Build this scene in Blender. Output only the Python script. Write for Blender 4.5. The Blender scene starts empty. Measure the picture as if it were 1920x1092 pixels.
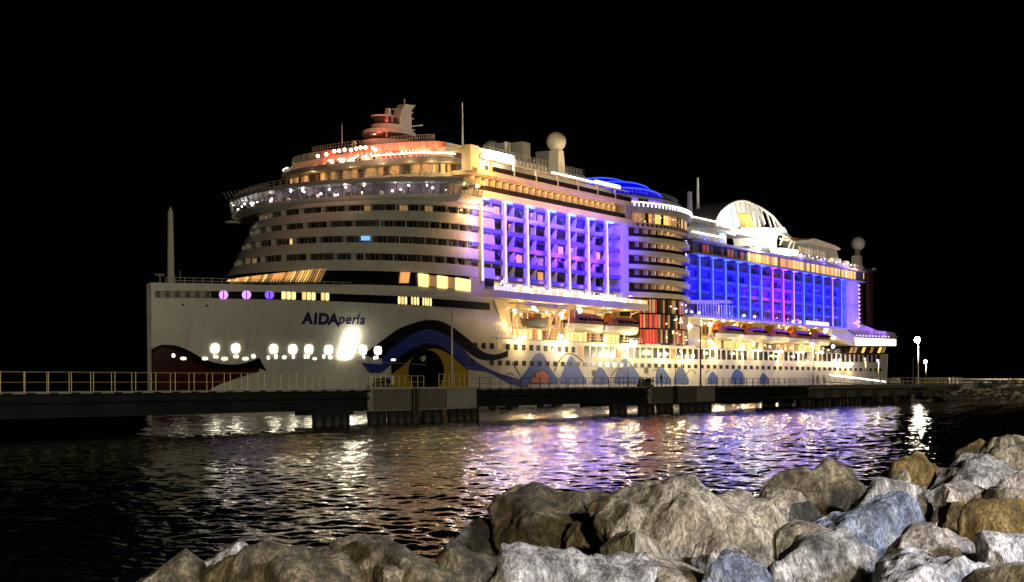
import bpy, bmesh, math, random
import numpy as np
from mathutils import Vector, Matrix, noise as mnoise
R_ = random.Random(7)
SC = bpy.context.scene
C = SC.collection
# ------------------------------------------------------------------ camera, world, exposure
F, PPX, PPY, ROLL, EYE = 2767.0, 960.0, 727.2, 0.0076, 3.4
cd = bpy.data.cameras.new("camera"); cam = bpy.data.objects.new("camera", cd); C.objects.link(cam)
cam.location = (0, 0, EYE); cam.rotation_euler = (math.radians(90), ROLL, 0)
cd.sensor_width = 36; cd.lens = F / 1920 * 36; cd.shift_y = (PPY - 546) / 1920
cd.clip_start = .1; cd.clip_end = 6000
SC.camera = cam
wd = bpy.data.worlds.new("World"); SC.world = wd; wd.use_nodes = True
wd.node_tree.nodes["Background"].inputs[0].default_value = (.25, .3, .5, 1)
wd.node_tree.nodes["Background"].inputs[1].default_value = .0006
SC.view_settings.view_transform = 'Standard'; SC.view_settings.look = 'None'
SC.view_settings.exposure = .4; SC.view_settings.gamma = 1; SC.view_settings.use_curve_mapping = False
cy = SC.cycles
cy.use_denoising = True; cy.max_bounces = 5; cy.diffuse_bounces = 2; cy.glossy_bounces = 3
cy.transmission_bounces = 3; cy.transparent_max_bounces = 6; cy.sample_clamp_indirect = 3
cy.caustics_reflective = False; cy.caustics_refractive = False; cy.use_light_tree = True

# ------------------------------------------------------------------ frames
TH = math.atan2(1740, 2767); DX, DY = math.sin(TH), math.cos(TH)
PERP, T0 = 152.0, 170.2
def ray(x, y):
    a, b = x - PPX, PPY - y
    return (a * math.cos(ROLL) + b * math.sin(ROLL)) / F, (-a * math.sin(ROLL) + b * math.cos(ROLL)) / F
def S(x, y, w=0.0):                      # point of the photograph on the plane w metres inboard of the ship's port side
    rx, rz = ray(x, y); Y = (PERP + w) / (-DY * rx + DX)
    return Y * (rx * DX + DY) - T0, EYE + rz * Y
def world(u, w, z):
    t, p = u + T0, PERP + w
    return Vector((t * DX - p * DY, t * DY + p * DX, z))
ROT = math.pi / 2 - TH
def cr(pts, n=8):                        # smooth curve through points
    out = []; P = [pts[0]] + list(pts) + [pts[-1]]
    for i in range(1, len(P) - 2):
        a, b, c, d = P[i - 1:i + 3]
        for k in range(n):
            t = k / n
            out.append(tuple(.5 * (2 * b[j] + (c[j] - a[j]) * t + (2 * a[j] - 5 * b[j] + 4 * c[j] - d[j]) * t * t + (3 * b[j] - a[j] - 3 * c[j] + d[j]) * t ** 3) for j in range(len(b))))
    out.append(tuple(pts[-1])); return out
def interp(c, x):
    for (a, b) in zip(c, c[1:]):
        if a[0] <= x <= b[0]: return a[1] + (b[1] - a[1]) * ((x - a[0]) / max(1e-9, b[0] - a[0]))
    return c[0][1] if x < c[0][0] else c[-1][1]

# ------------------------------------------------------------------ materials
M = {}
def mat(n, col, rough=.6, metal=0, emit=None, es=0, var=0, scale=.3, bump=0, bscale=4, spec=.5):
    m = bpy.data.materials.new(n); m.use_nodes = True; nt = m.node_tree; b = nt.nodes["Principled BSDF"]
    b.inputs["Base Color"].default_value = (*col, 1); b.inputs["Roughness"].default_value = rough
    b.inputs["Metallic"].default_value = metal; b.inputs["Specular IOR Level"].default_value = spec
    if emit: b.inputs["Emission Color"].default_value = (*emit, 1); b.inputs["Emission Strength"].default_value = es
    if var or bump:
        tc = nt.nodes.new("ShaderNodeTexCoord"); ns = nt.nodes.new("ShaderNodeTexNoise")
        nt.links.new(tc.outputs["Object"], ns.inputs["Vector"]); ns.inputs["Scale"].default_value = scale; ns.inputs["Detail"].default_value = 6
        if var:
            r = nt.nodes.new("ShaderNodeValToRGB")
            r.color_ramp.elements[0].position = .3; r.color_ramp.elements[1].position = .7
            r.color_ramp.elements[0].color = (*[c * (1 - var) for c in col], 1); r.color_ramp.elements[1].color = (*[min(1, c * (1 + var * .5)) for c in col], 1)
            nt.links.new(ns.outputs["Fac"], r.inputs["Fac"]); nt.links.new(r.outputs["Color"], b.inputs["Base Color"])
        if bump:
            n2 = nt.nodes.new("ShaderNodeTexNoise"); n2.inputs["Scale"].default_value = bscale; n2.inputs["Detail"].default_value = 8
            nt.links.new(tc.outputs["Object"], n2.inputs["Vector"])
            bp = nt.nodes.new("ShaderNodeBump"); bp.inputs["Strength"].default_value = bump
            nt.links.new(n2.outputs["Fac"], bp.inputs["Height"]); nt.links.new(bp.outputs["Normal"], b.inputs["Normal"])
    M[n] = m; return m
mat("white", (.76, .74, .68), .4, var=.14, scale=.12)
mat("hullpaint", (.76, .745, .69), .35, var=.1, scale=.06)
mat("cream", (.74, .66, .52), .5, var=.12, scale=.3)
mat("greypaint", (.38, .37, .34), .5, var=.15)
mat("darkgrey", (.1, .1, .1), .5)
mat("black", (.006, .006, .007), .25)
mat("glass", (.012, .012, .018), .08)
mat("glass2", (.06, .053, .042), .12)
mat("railglass", (.03, .028, .03), .12)
mat("steel", (.035, .037, .04), .35, metal=.6, var=.3)
mat("gird", (.02, .024, .026), .3, var=.3)
mat("yellow", (.62, .5, .2), .5, var=.2, scale=3)
mat("galv", (.5, .47, .4), .45, var=.2, scale=3)
mat("concrete", (.3, .29, .265), .85, var=.4, scale=.8, bump=.3, bscale=6)
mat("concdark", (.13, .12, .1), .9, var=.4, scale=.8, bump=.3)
mat("pile", (.02, .019, .018), .6, var=.4, scale=1)
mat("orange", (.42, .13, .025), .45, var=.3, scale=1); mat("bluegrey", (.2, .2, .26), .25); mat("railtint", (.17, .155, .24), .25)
mat("boatwhite", (.74, .7, .6), .35, var=.1, scale=.5)
mat("brown", (.08, .03, .015), .5)
mat("red", (.055, .004, .004), .35)
mat("eyeblue", (.035, .06, .34), .4)
mat("hillblue", (.02, .09, .42), .4)
mat("eyeyellow", (.5, .34, .03), .4)
mat("navy", (.01, .014, .09), .4)
mat("lineart", (.05, .03, .025), .4)
mat("pinkred", (.62, .14, .09), .4)
def em(n, col, s): mat(n, tuple(c * .5 for c in col), .5, emit=col, es=s)
em("l_white", (1, .9, .66), 11); em("l_flood", (1, .94, .78), 24); em("l_warm", (1, .74, .36), 6)
em("l_win", (1, .66, .2), .85); em("l_winhot", (1, .8, .3), 1.05); em("l_windim", (.9, .5, .2), .2)
em("l_orange", (1, .46, .13), .6); em("l_purple", (.5, .22, 1), 1.6); em("l_violet", (.2, .08, 1), 1.2)
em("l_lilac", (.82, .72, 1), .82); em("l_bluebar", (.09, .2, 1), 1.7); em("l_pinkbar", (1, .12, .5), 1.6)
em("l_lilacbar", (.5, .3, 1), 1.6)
em("l_red", (1, .1, .06), .6); em("l_reddim", (.7, .1, .05), .22); em("l_amber", (1, .5, .22), .3)
em("l_tv", (.2, .5, .9), .8); em("l_teal", (.3, .8, .75), .9); em("l_yel", (.95, .9, .1), 1.0); em("l_or2", (1, .35, .08), 1.0)
mat("l_dome", (.01, .01, .3), .4, emit=(.0, .0, 1), es=.55); mat("l_domerib", (.05, .05, .5), .4, emit=(.05, .1, 1), es=1.0); em("l_rail", (1, .93, .7), 3.0); em("l_railcool", (.9, .92, 1), 2.2)
em("l_lamp", (1, .93, .7), 40); em("l_cool", (.95, .97, 1), 2.4); em("l_pinkwin", (.85, .6, 1), 1.3)
em("l_bulb", (1, .95, .88), 25); em("l_soffit", (.15, .5, 1), 3.0)
m = bpy.data.materials.new("clearglass"); m.use_nodes = True; nt = m.node_tree; nt.nodes.clear()
o_ = nt.nodes.new("ShaderNodeOutputMaterial"); mx = nt.nodes.new("ShaderNodeMixShader"); tr = nt.nodes.new("ShaderNodeBsdfTransparent"); gl = nt.nodes.new("ShaderNodeBsdfGlossy")
tr.inputs[0].default_value = (.75, .75, .8, 1); gl.inputs["Roughness"].default_value = .05; mx.inputs[0].default_value = .08
nt.links.new(tr.outputs[0], mx.inputs[1]); nt.links.new(gl.outputs[0], mx.inputs[2]); nt.links.new(mx.outputs[0], o_.inputs[0]); M["clearglass"] = m

def plating(m, sw, sh):
    nt = m.node_tree; b = nt.nodes["Principled BSDF"]; src = b.inputs["Base Color"].links[0].from_socket
    tc = nt.nodes.new("ShaderNodeTexCoord"); sp = nt.nodes.new("ShaderNodeSeparateXYZ"); cb = nt.nodes.new("ShaderNodeCombineXYZ"); nt.links.new(tc.outputs["Object"], sp.inputs[0]); nt.links.new(sp.outputs[0], cb.inputs[0]); nt.links.new(sp.outputs[2], cb.inputs[1])
    br = nt.nodes.new("ShaderNodeTexBrick"); br.inputs["Scale"].default_value = 1; br.inputs["Brick Width"].default_value = sw; br.inputs["Row Height"].default_value = sh; br.inputs["Mortar Size"].default_value = .05; br.inputs["Mortar Smooth"].default_value = .6
    br.inputs["Color1"].default_value = (1, 1, 1, 1); br.inputs["Color2"].default_value = (.93, .93, .93, 1); br.inputs["Mortar"].default_value = (.8, .79, .77, 1); nt.links.new(cb.outputs[0], br.inputs["Vector"])
    mp_ = nt.nodes.new("ShaderNodeMapping"); mp_.inputs["Scale"].default_value = (.9, .9, .06); ns = nt.nodes.new("ShaderNodeTexNoise"); ns.inputs["Scale"].default_value = 1; ns.inputs["Detail"].default_value = 5
    nt.links.new(tc.outputs["Object"], mp_.inputs[0]); nt.links.new(mp_.outputs[0], ns.inputs["Vector"]); rp = nt.nodes.new("ShaderNodeValToRGB"); rp.color_ramp.elements[0].position = .32; rp.color_ramp.elements[0].color = (.72, .67, .6, 1); rp.color_ramp.elements[1].position = .52; nt.links.new(ns.outputs["Fac"], rp.inputs[0])
    m1 = nt.nodes.new("ShaderNodeMixRGB"); m1.blend_type = 'MULTIPLY'; m1.inputs[0].default_value = 1; m2 = nt.nodes.new("ShaderNodeMixRGB"); m2.blend_type = 'MULTIPLY'; m2.inputs[0].default_value = .4
    nt.links.new(src, m1.inputs[1]); nt.links.new(br.outputs["Color"], m1.inputs[2]); nt.links.new(m1.outputs[0], m2.inputs[1]); nt.links.new(rp.outputs[0], m2.inputs[2]); nt.links.new(m2.outputs[0], b.inputs["Base Color"])
    n3 = nt.nodes.new("ShaderNodeTexNoise"); n3.inputs["Scale"].default_value = .35; nt.links.new(tc.outputs["Object"], n3.inputs["Vector"]); bp = nt.nodes.new("ShaderNodeBump"); bp.inputs["Strength"].default_value = .25; bp.inputs["Distance"].default_value = .25; nt.links.new(n3.outputs["Fac"], bp.inputs["Height"]); nt.links.new(bp.outputs["Normal"], b.inputs["Normal"])
plating(M["hullpaint"], 9.0, 2.6); plating(M["white"], 5.0, 30.0)
# ------------------------------------------------------------------ builders
class MB:
    def __init__(s): s.v = []; s.f = []; s.mi = []; s.mats = []
    def _m(s, m):
        if m not in s.mats: s.mats.append(m)
        return s.mats.index(m)
    def quad(s, a, b, c, d, m=None):
        i = len(s.v); s.v += [tuple(a), tuple(b), tuple(c), tuple(d)]; s.f.append((i, i + 1, i + 2, i + 3)); s.mi.append(s._m(m))
    def box(s, x0, x1, y0, y1, z0, z1, m=None):
        i = len(s.v)
        s.v += [(x, y, z) for z in (z0, z1) for y in (y0, y1) for x in (x0, x1)]
        for f in ((0, 2, 3, 1), (4, 5, 7, 6), (0, 1, 5, 4), (2, 6, 7, 3), (0, 4, 6, 2), (1, 3, 7, 5)):
            s.f.append(tuple(i + k for k in f)); s.mi.append(s._m(m))
    def bar(s, a, b, r=.05, m=None, n=6, r2=None):
        a, b = Vector(a), Vector(b); d = (b - a)
        if d.length < 1e-6: return
        d.normalize(); p = d.orthogonal().normalized(); q = d.cross(p); i = len(s.v); r2 = r if r2 is None else r2
        for k in range(n):
            t = 2 * math.pi * k / n; o = p * math.cos(t) + q * math.sin(t)
            s.v += [tuple(a + o * r), tuple(b + o * r2)]
        for k in range(n):
            j = (k + 1) % n; s.f.append((i + 2 * k, i + 2 * j, i + 2 * j + 1, i + 2 * k + 1)); s.mi.append(s._m(m))
        s.f.append(tuple(i + 2 * k for k in range(n))[::-1]); s.mi.append(s._m(m)); s.f.append(tuple(i + 2 * k + 1 for k in range(n))); s.mi.append(s._m(m))
    def path(s, pts, r, m=None, n=6):
        for a, b in zip(pts, pts[1:]): s.bar(a, b, r, m, n)
    def loft(s, p0, p1, m=None, caps=True):
        i = len(s.v); n = len(p0); s.v += [tuple(p) for p in p0] + [tuple(p) for p in p1]
        for k in range(n):
            j = (k + 1) % n; s.f.append((i + k, i + j, i + n + j, i + n + k)); s.mi.append(s._m(m))
        if caps:
            s.f.append(tuple(range(i, i + n))[::-1]); s.mi.append(s._m(m)); s.f.append(tuple(range(i + n, i + 2 * n))); s.mi.append(s._m(m))
    def grid(s, G, m=None):
        i = len(s.v); h = len(G); w = len(G[0])
        for r in G: s.v += [tuple(p) for p in r]
        for a in range(h - 1):
            for b in range(w - 1):
                s.f.append((i + a * w + b, i + a * w + b + 1, i + (a + 1) * w + b + 1, i + (a + 1) * w + b)); s.mi.append(s._m(m))
    def rev(s, prof, c=(0, 0, 0), n=24, m=None, sx=1, sy=1):   # lathe: prof = (r, z)
        s.grid([[(c[0] + r * sx * math.cos(2 * math.pi * k / n), c[1] + r * sy * math.sin(2 * math.pi * k / n), c[2] + z) for k in range(n + 1)] for r, z in prof], m)
    def build(s, name, parent=None, default="white", smooth=False, link=True):
        me = bpy.data.meshes.new(name); me.from_pydata(s.v, [], s.f)
        for m in s.mats or [None]: me.materials.append(M[m or default])
        if s.mi: me.polygons.foreach_set("material_index", s.mi)
        if smooth: me.polygons.foreach_set("use_smooth", [True] * len(me.polygons))
        bm = bmesh.new(); bm.from_mesh(me); bmesh.ops.recalc_face_normals(bm, faces=bm.faces); bm.to_mesh(me); bm.free()
        return obj(name, me, parent)
def obj(name, me, parent=None):
    o = bpy.data.objects.new(name, me); C.objects.link(o)
    if parent: o.parent = parent
    return o
def tag(o, label=None, cat=None, group=None, kind=None):
    for k, v in (("label", label), ("category", cat), ("group", group), ("kind", kind)):
        if v: o[k] = v
    return o
def empty(name, u, w, z, label, cat, group=None, rz=0):
    o = bpy.data.objects.new(name, None); C.objects.link(o)
    o.location = world(u, w, z); o.rotation_euler = (0, 0, ROT + rz)
    return tag(o, label, cat, group)
UNIT = {}
def box(name, par, u0, u1, w0, w1, z0, z1, m):   # a box-shaped piece; alike pieces share one mesh
    if m not in UNIT:
        b = MB(); b.box(-.5, .5, -.5, .5, -.5, .5); UNIT[m] = b.build("unit", None, m); me = UNIT[m].data; bpy.data.objects.remove(UNIT[m]); UNIT[m] = me
    o = obj(name, UNIT[m], par); o.location = ((u0 + u1) / 2, (w0 + w1) / 2, (z0 + z1) / 2); o.scale = (abs(u1 - u0), abs(w1 - w0), abs(z1 - z0)); return o
def poly(name, par, p0, z0, p1, z1, m, smooth=False):
    b = MB(); b.loft([(a, c, z0) for a, c in p0], [(a, c, z1) for a, c in p1]); return b.build(name, par, m, smooth)
def prt(b, name, par, m="white", smooth=False, kind=None):
    o = b.build(name, par, m, smooth)
    if kind: o["kind"] = kind
    return o
def lamp(kind, u, w, z, e, col, par, r=.2, **k):
    l = bpy.data.lights.new("lamp_light", kind); l.energy = e; l.color = col
    if kind != 'AREA': l.shadow_soft_size = r
    o = bpy.data.objects.new("lamp_light", l); C.objects.link(o); o.location = (u, w, z)
    if par: o.parent = par
    for a, b in k.items():
        if a == 'rot': o.rotation_euler = b
        else: setattr(l, a, b)
    return o
def wash(u, w, z, e, col, size=1.5, tilt=0):   # added area light without a fixture, shines inboard only
    return lamp('AREA', u, w, z, e, col, ship, shape='SQUARE', size=size, rot=(math.pi / 2 + tilt, 0, 0))
WARM, BLUE, VIO, REDC, MAG, COOL = (1, .66, .28), (.03, .05, 1), (.42, .16, 1), (1, .1, .04), (1, .06, .6), (1, .95, .85)
def bulb(u, w, z, s_, m="l_white", par=None, name="deck_lamp"):
    b = MB(); b.rev([(0, -s_), (s_ * .7, -s_ * .7), (s_, 0), (s_ * .7, s_ * .7), (0, s_)], (u, w, z), 10); return prt(b, name, par, m, True)
# town lights behind the viewer: a far tall flood and a nearer street lamp
lamp('POINT', 25, -118, 26, 520000, (1, .86, .56), None, 3)
lamp('POINT', 17, 0, 9.5, 27000, (.92, .93, 1), None, 1.2)

# ================================================================== CRUISE SHIP
ship = empty("cruise_ship", 0, 0, 0, "huge white cruise ship lit up at night with a painted eye and blue glowing balconies", "cruise ship")
def bt(u): return .5 + 23.5 * (1 - (1 - min(max(u, 0) / 66, 1)) ** 2.25)
def bw(u): return .4 + 23.6 * (1 - (1 - min(max(u, 0) / 92, 1)) ** 1.7)
def hb(u, z):
    t = min(max(z / 17, 0), 1); t = t * t * (3 - 2 * t); return bw(u) + (bt(u) - bw(u)) * t
def hull_w(u, z): return 24 - hb(u, z)
def on_hull(x, y, off=.05):
    lo, hi = -1.0, 24.4
    for _ in range(40):
        m_ = (lo + hi) / 2; u, z = S(x, y, m_)
        if m_ - hull_w(u, z) < 0: lo = m_
        else: hi = m_
    w = (lo + hi) / 2; u, z = S(x, y, w)
    du = (hull_w(u + .3, z) - hull_w(u - .3, z)) / .6; l = math.hypot(du, 1)
    return (u + du / l * off, w - off / l, z) if True else None
def grid_cols(us, zs, f): return [[f(u, z) for u in us] for z in zs]
us = [.0, .4, 1, 2] + [3 + 1.5 * i for i in range(60)] + [95 + 6 * i for i in range(35)]
us = [u for u in us if u <= 299] + [300]
hul = MB()
def side(s): return lambda u, z: (u, 24 + s * hb(u, z), z)
for s in (-1, 1):
    hul.grid(grid_cols(us, [-1.5, 0, 1, 2, 3, 4.5, 6, 7.5, 9, 10.5, 11.7, 12.8], side(s)), "hullpaint")
    zz = [12.8 + .65 * i for i in range(13)]
    G = []
    for z in zz:
        ue = 70.5 - 5.6 * min(1, max(0, (z - 13.6) / 5.5)) + (max(0, 14.2 - z)) * 4
        G.append([(u, 24 + s * hb(u, z), z) for u in [ue * (i / 48) ** 1.1 for i in range(49)]])
    hul.grid(G, "hullpaint")
hul.quad((0, 23.6, -1.5), (0, 24.4, -1.5), (0, 24.5, 20.6), (0, 23.5, 20.6), "hullpaint")
hul.quad((300, 0, 4.5), (300, 48, 4.5), (301.6, 48, 13.4), (301.6, 0, 13.4), "hullpaint"); hul.quad((298, 0, -1), (298, 48, -1), (300, 48, 4.5), (300, 0, 4.5), "hullpaint")
hull = hul.build("hull", ship, smooth=False)
for p in hull.data.polygons: p.use_smooth = True
dk = MB(); pts = [(u, 24 - hb(u, 20.6) + .3) for u in us if u <= 64]; pts += [(u, 48 - w) for u, w in pts[::-1]]
dk.loft([(u, w, 19.9) for u, w in pts], [(u, w, 20.1) for u, w in pts]); dk.build("foredeck", ship, "greypaint")
# bulwark rim
rm = MB(); g = []
for u in [.0, .4, 1, 2] + [3 + 1.5 * i for i in range(42)]:
    w = hull_w(u, 20.6); g.append([(u, w - .12, 19.75), (u, w - .2, 20.75), (u, w + .25, 20.75), (u, w + .25, 20.2)])
rm.grid(g); prt(rm, "bulwark_rim", hull, "white")

def decal(name, upper, lower, m, n=60, par=hull, off=.05, rows=4):
    b = MB(); x0, x1 = max(upper[0][0], lower[0][0]), min(upper[-1][0], lower[-1][0]); G = []
    for i in range(n + 1):
        x = x0 + (x1 - x0) * i / n; yu, yl = interp(upper, x), interp(lower, x)
        G.append([on_hull(x, yu + (max(yl, yu + .01) - yu) * j / rows, off) for j in range(rows + 1)])
    b.grid(G); return prt(b, name, par, m)
def hquad(name, x0, x1, y0, y1, m, off=.09, slope=0, slant=0, par=hull, rnd=0):
    b = MB()
    if rnd:
        cx, cyy, rx, ry = (x0 + x1) / 2, (y0 + y1) / 2, (x1 - x0) / 2, (y1 - y0) / 2; P = []
        for k in range(20):
            a = 2 * math.pi * k / 20; c, s_ = math.cos(a), math.sin(a); e = 2 / rnd
            P.append((cx + rx * math.copysign(abs(c) ** e, c), cyy + ry * math.copysign(abs(s_) ** e, s_)))
    else: P = [(x0 + slant, y0), (x1 + slant, y0 + slope), (x1, y1 + slope), (x0, y1)]
    A = [on_hull(x, y, off) for x, y in P]; B = [on_hull(x, y, 0) for x, y in P]
    b.loft(B, A); return prt(b, name, par, m)
# window band along the bow, its openings and windows
decal("window_band", [(395, 546), (600, 550), (750, 555.5), (850, 563), (921, 569)], [(395, 559.5), (600, 564), (750, 571), (850, 577.5), (918, 582)], "black", 80)
decal("mooring_opening", [(291, 545.5), (394, 546)], [(291, 558.5), (394, 559.5)], "darkgrey", 20, off=.045)
for x in (300, 318, 337, 356, 374): hquad("mooring_shutter", x, x + 10, 547, 558, "greypaint")
for x, mm in ((419, "l_purple"), (462, "l_purple"), (505, "l_violet")):
    for x0, x1 in ((x - 8.5, x - 1), (x + 1, x + 8.5)):
        b = MB(); P = []
        for k in range(13):
            a = -math.pi / 2 + math.pi * k / 12; sg = -1 if x1 < x else 1
            P.append(((x0 if sg > 0 else x1) + sg * 7.5 * math.cos(a), 553.3 + 7.8 * math.sin(a)))
        b.loft([on_hull(*q, 0) for q in P], [on_hull(*q, .1) for q in P]); prt(b, "round_window", hull, mm)
for x0, x1, y0, n in ((527, 555, 547, 3), (565.5, 592, 548, 3), (601, 617.5, 549, 2), (745, 763.5, 556, 3), (769.5, 786, 557, 3), (791, 809.5, 558.5, 4)):
    d = (x1 - x0) / n
    for i in range(n): hquad("hull_window", x0 + i * d + .8, x0 + (i + 1) * d - .8, y0 + i * .4, y0 + 14.5 + i * .4, R_.choice(["l_winhot", "l_winhot", "l_win"]), rnd=5)
for x, y in ((343, 572), (388, 573.5)): hquad("hawse_hole", x - 3, x + 3, y - 2, y + 2, "lineart", rnd=2)
# painted mouth at the stem
mu = cr([(283.5, 655), (300, 647.5), (312, 646.5), (332, 649), (355, 658), (376, 670), (402, 680), (432, 684), (460, 680.5), (486, 671)], 6)
mi = cr([(283.5, 664), (300, 654.5), (312, 653.5), (330, 659), (350, 671), (372, 682), (400, 691), (440, 695), (470, 692), (486, 690)], 6)
decal("painted_lip", mu, mi, "black", 60); decal("painted_lip", [(486, 671), (500, 697)], [(486, 691), (500, 697.2)], "black", 8)
decal("painted_mouth", mi, cr([(283.5, 760), (330, 758), (370, 750), (400, 727), (440, 711), (486, 697)], 5), "red", 50, rows=6)
# painted eye
bo = cr([(687, 660), (720, 636), (747, 617), (782, 604), (806, 600), (828, 603), (849, 614), (866, 627), (880, 638), (895, 652), (908, 661), (925, 665), (940, 662.5), (954, 656.5)], 6)
bi = cr([(687, 668), (716, 672), (732, 655), (761, 634), (790, 619.5), (808, 618), (825, 623), (844, 634), (866, 652), (885, 667), (905, 675), (925, 676), (940, 673), (952, 669)], 6)
decal("painted_brow", bo, bi, "black", 90)
be = cr([(716, 672), (732, 655), (761, 634), (790, 619.5), (808, 618), (825, 623), (844, 634), (866, 652), (890, 676), (930, 698), (990, 716)], 6)
bl = cr([(716, 699), (737, 681), (760, 661), (790, 647), (808, 645), (830, 652), (850, 668), (878, 692), (915, 699), (960, 722), (990, 727)], 6)
decal("painted_lid", be, bl, "eyeblue", 90); decal("painted_lid", [(678, 680), (716, 684)], [(678, 682), (692, 700), (716, 700)], "eyeblue", 12)
li = cr([(733, 703), (758, 684), (782, 663), (800, 656), (816, 654), (832, 659), (850, 671), (878, 696)], 6)
decal("painted_liner", [(x, y - .4) for x, y in bl if 733 <= x <= 880], li, "black", 60, off=.06)
decal("eye_white", li, [(733, 735), (878, 735)], "eyeyellow", 50, rows=5)
def ell(name, cx, cyy, rx, ry, m, off, til=0):
    b = MB(); P = [(cx + rx * math.cos(a) * math.cos(til) - ry * math.sin(a) * math.sin(til), cyy + rx * math.cos(a) * math.sin(til) + ry * math.sin(a) * math.cos(til)) for a in [2 * math.pi * k / 32 for k in range(32)]]
    b.loft([on_hull(*q, .0) for q in P], [on_hull(*q, off) for q in P]); return prt(b, name, hull, m)
ell("painted_iris", 799, 697, 33.5, 41, "black", .085); ell("eye_glint", 793.6, 672.6, 4, 6, "white", .12, .4)
# painted hills and arcs on the hull side
for pk in ([(972, 714), (990, 690), (1000, 669), (1010, 661.5), (1020, 666), (1030, 688), (1046, 712)], [(1050, 710), (1060, 684), (1070, 667.5), (1080, 680), (1098, 712)], [(1111, 712), (1118, 695), (1125, 689), (1132, 694), (1142, 712)],
           [(1152, 710), (1162, 682), (1171, 673), (1181, 680), (1204, 712)], [(1229, 712), (1232, 692), (1238, 687), (1245, 692), (1258, 712)], [(1263, 711), (1270, 692), (1275, 688), (1281, 692), (1291, 711)], [(1326, 710), (1336, 697), (1346, 710)], [(1370, 710), (1376, 696), (1382, 692.5), (1390, 697), (1396, 709)], [(1424, 709), (1431, 699), (1440, 709)]):
    c = cr(pk, 6); decal("painted_hill", c, [(c[0][0], 721), (c[-1][0], 721)], "hillblue", 24, rows=2)
def arcline(pk, t=1.6, m="lineart"):
    c = cr(pk, 8); b = MB(); G = []
    for i, (x, y) in enumerate(c):
        a = c[max(0, i - 1)]; d = c[min(len(c) - 1, i + 1)]; dx_, dy_ = d[0] - a[0], d[1] - a[1]; l = math.hypot(dx_, dy_) or 1
        G.append([on_hull(x - dy_ / l * t / 2, y + dx_ / l * t / 2, .08), on_hull(x + dy_ / l * t / 2, y - dx_ / l * t / 2, .08)])
    b.grid(G); prt(b, "painted_arc", hull, m)
arcline([(1039, 697), (1046, 681), (1055, 668), (1066, 663.5), (1079, 667), (1093, 679)], 2.2); arcline([(994, 712), (1004, 698), (1017, 693), (1028, 700), (1033, 712)]); arcline([(1145, 706), (1153, 695), (1160, 691), (1170, 695), (1178, 708)])
arcline([(944, 712), (950, 702), (958, 700), (963, 704)]); arcline([(1222, 696), (1228, 693), (1234, 695)]); arcline([(1286, 704), (1292, 695), (1299, 695), (1304, 702)]); arcline([(1322, 700), (1330, 694)]); arcline([(960, 680), (975, 704)], 1.6); arcline([(1108, 697), (1116, 712)], 1.4)
decal("painted_patch", cr([(996, 712), (1006, 700), (1016, 696), (1026, 702), (1030, 712)], 5), [(996, 718), (1030, 718)], "pinkred", 12, off=.07, rows=2)
# hull windows: upper row of squares, tall windows, lower portholes
def hwin(name, x, y, w_, h_, m, off=.07):
    b = MB(); P = [(x - w_ / 2, y - h_ / 2), (x + w_ / 2, y - h_ / 2 + w_ * .03), (x + w_ / 2, y + h_ / 2 + w_ * .03), (x - w_ / 2, y + h_ / 2)]
    b.loft([on_hull(*q, 0) for q in P], [on_hull(*q, off) for q in P]); return prt(b, name, hull, m)
for i, x in enumerate([891, 906.5, 922, 936, 952, 967, 981.5, 996, 1009.5, 1023, 1036.5, 1049, 1062, 1075]): hwin("square_window", x, 648 + i * .62, 7.6 - i * .12, 11, "l_windim" if i == 3 else "glass2")
x = 1088.
while x < 1652:
    w_ = 9.5 * (2700 - x) / 1612; y = 659 + (x - 1088) * .0245; hwin("tall_window", x, y, w_ * .82, 21.5 * (2700 - x) / 1612, R_.choice(["glass2", "glass2", "glass2", "glass", "l_windim"]) if R_.random() < .3 else "glass2"); x += 12.2 * (2700 - x) / 1612
x = 922.
while x < 1655:
    s_ = (2700 - x) / 1778; hwin("porthole", x, 680.3 + (x - 922) * .0185, 7.4 * s_, 9.4 * s_, "glass2"); x += 15.3 * s_
for x, y in ((886, 679), (1001, 703), (1114, 700), (1212, 695)): hwin("shell_door", x, y, 6.5, 11, "lineart")
# name lettering
def word(txt, x0, y0, size, m, shear, bold, step):
    x = x0
    for k, ch in enumerate(txt):
        cu = bpy.data.curves.new("t", 'FONT'); cu.body = ch; cu.shear = shear; cu.offset = bold; cu.resolution_u = 3; cu.size = 1
        t = bpy.data.objects.new("t", cu); C.objects.link(t); bpy.context.view_layer.update()
        me = t.evaluated_get(bpy.context.evaluated_depsgraph_get()).to_mesh(); vs = [v.co.copy() for v in me.vertices]; fs = [tuple(p.vertices) for p in me.polygons]
        wd_ = max(v.x for v in vs) - min(v.x for v in vs); mn = min(v.x for v in vs) if shear == 0 else 0
        b = MB(); b.v = [on_hull(x + v.x * size, y0 - v.y * size * 1.04 + (x - x0) * .035, .075) for v in vs]; b.f = fs; b.mi = [0] * len(fs); b.mats = [m]
        bpy.data.objects.remove(t); prt(b, "letter", hull, m); x += step[k]
word("AIDA", 566.5, 607, 27.5, "navy", .1, .05, (20.5, 8.5, 19.5, 19))
word("perla", 633, 607.3, 25.5, "navy", .22, .012, (13, 12, 8.8, 5.6, 11))

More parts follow.
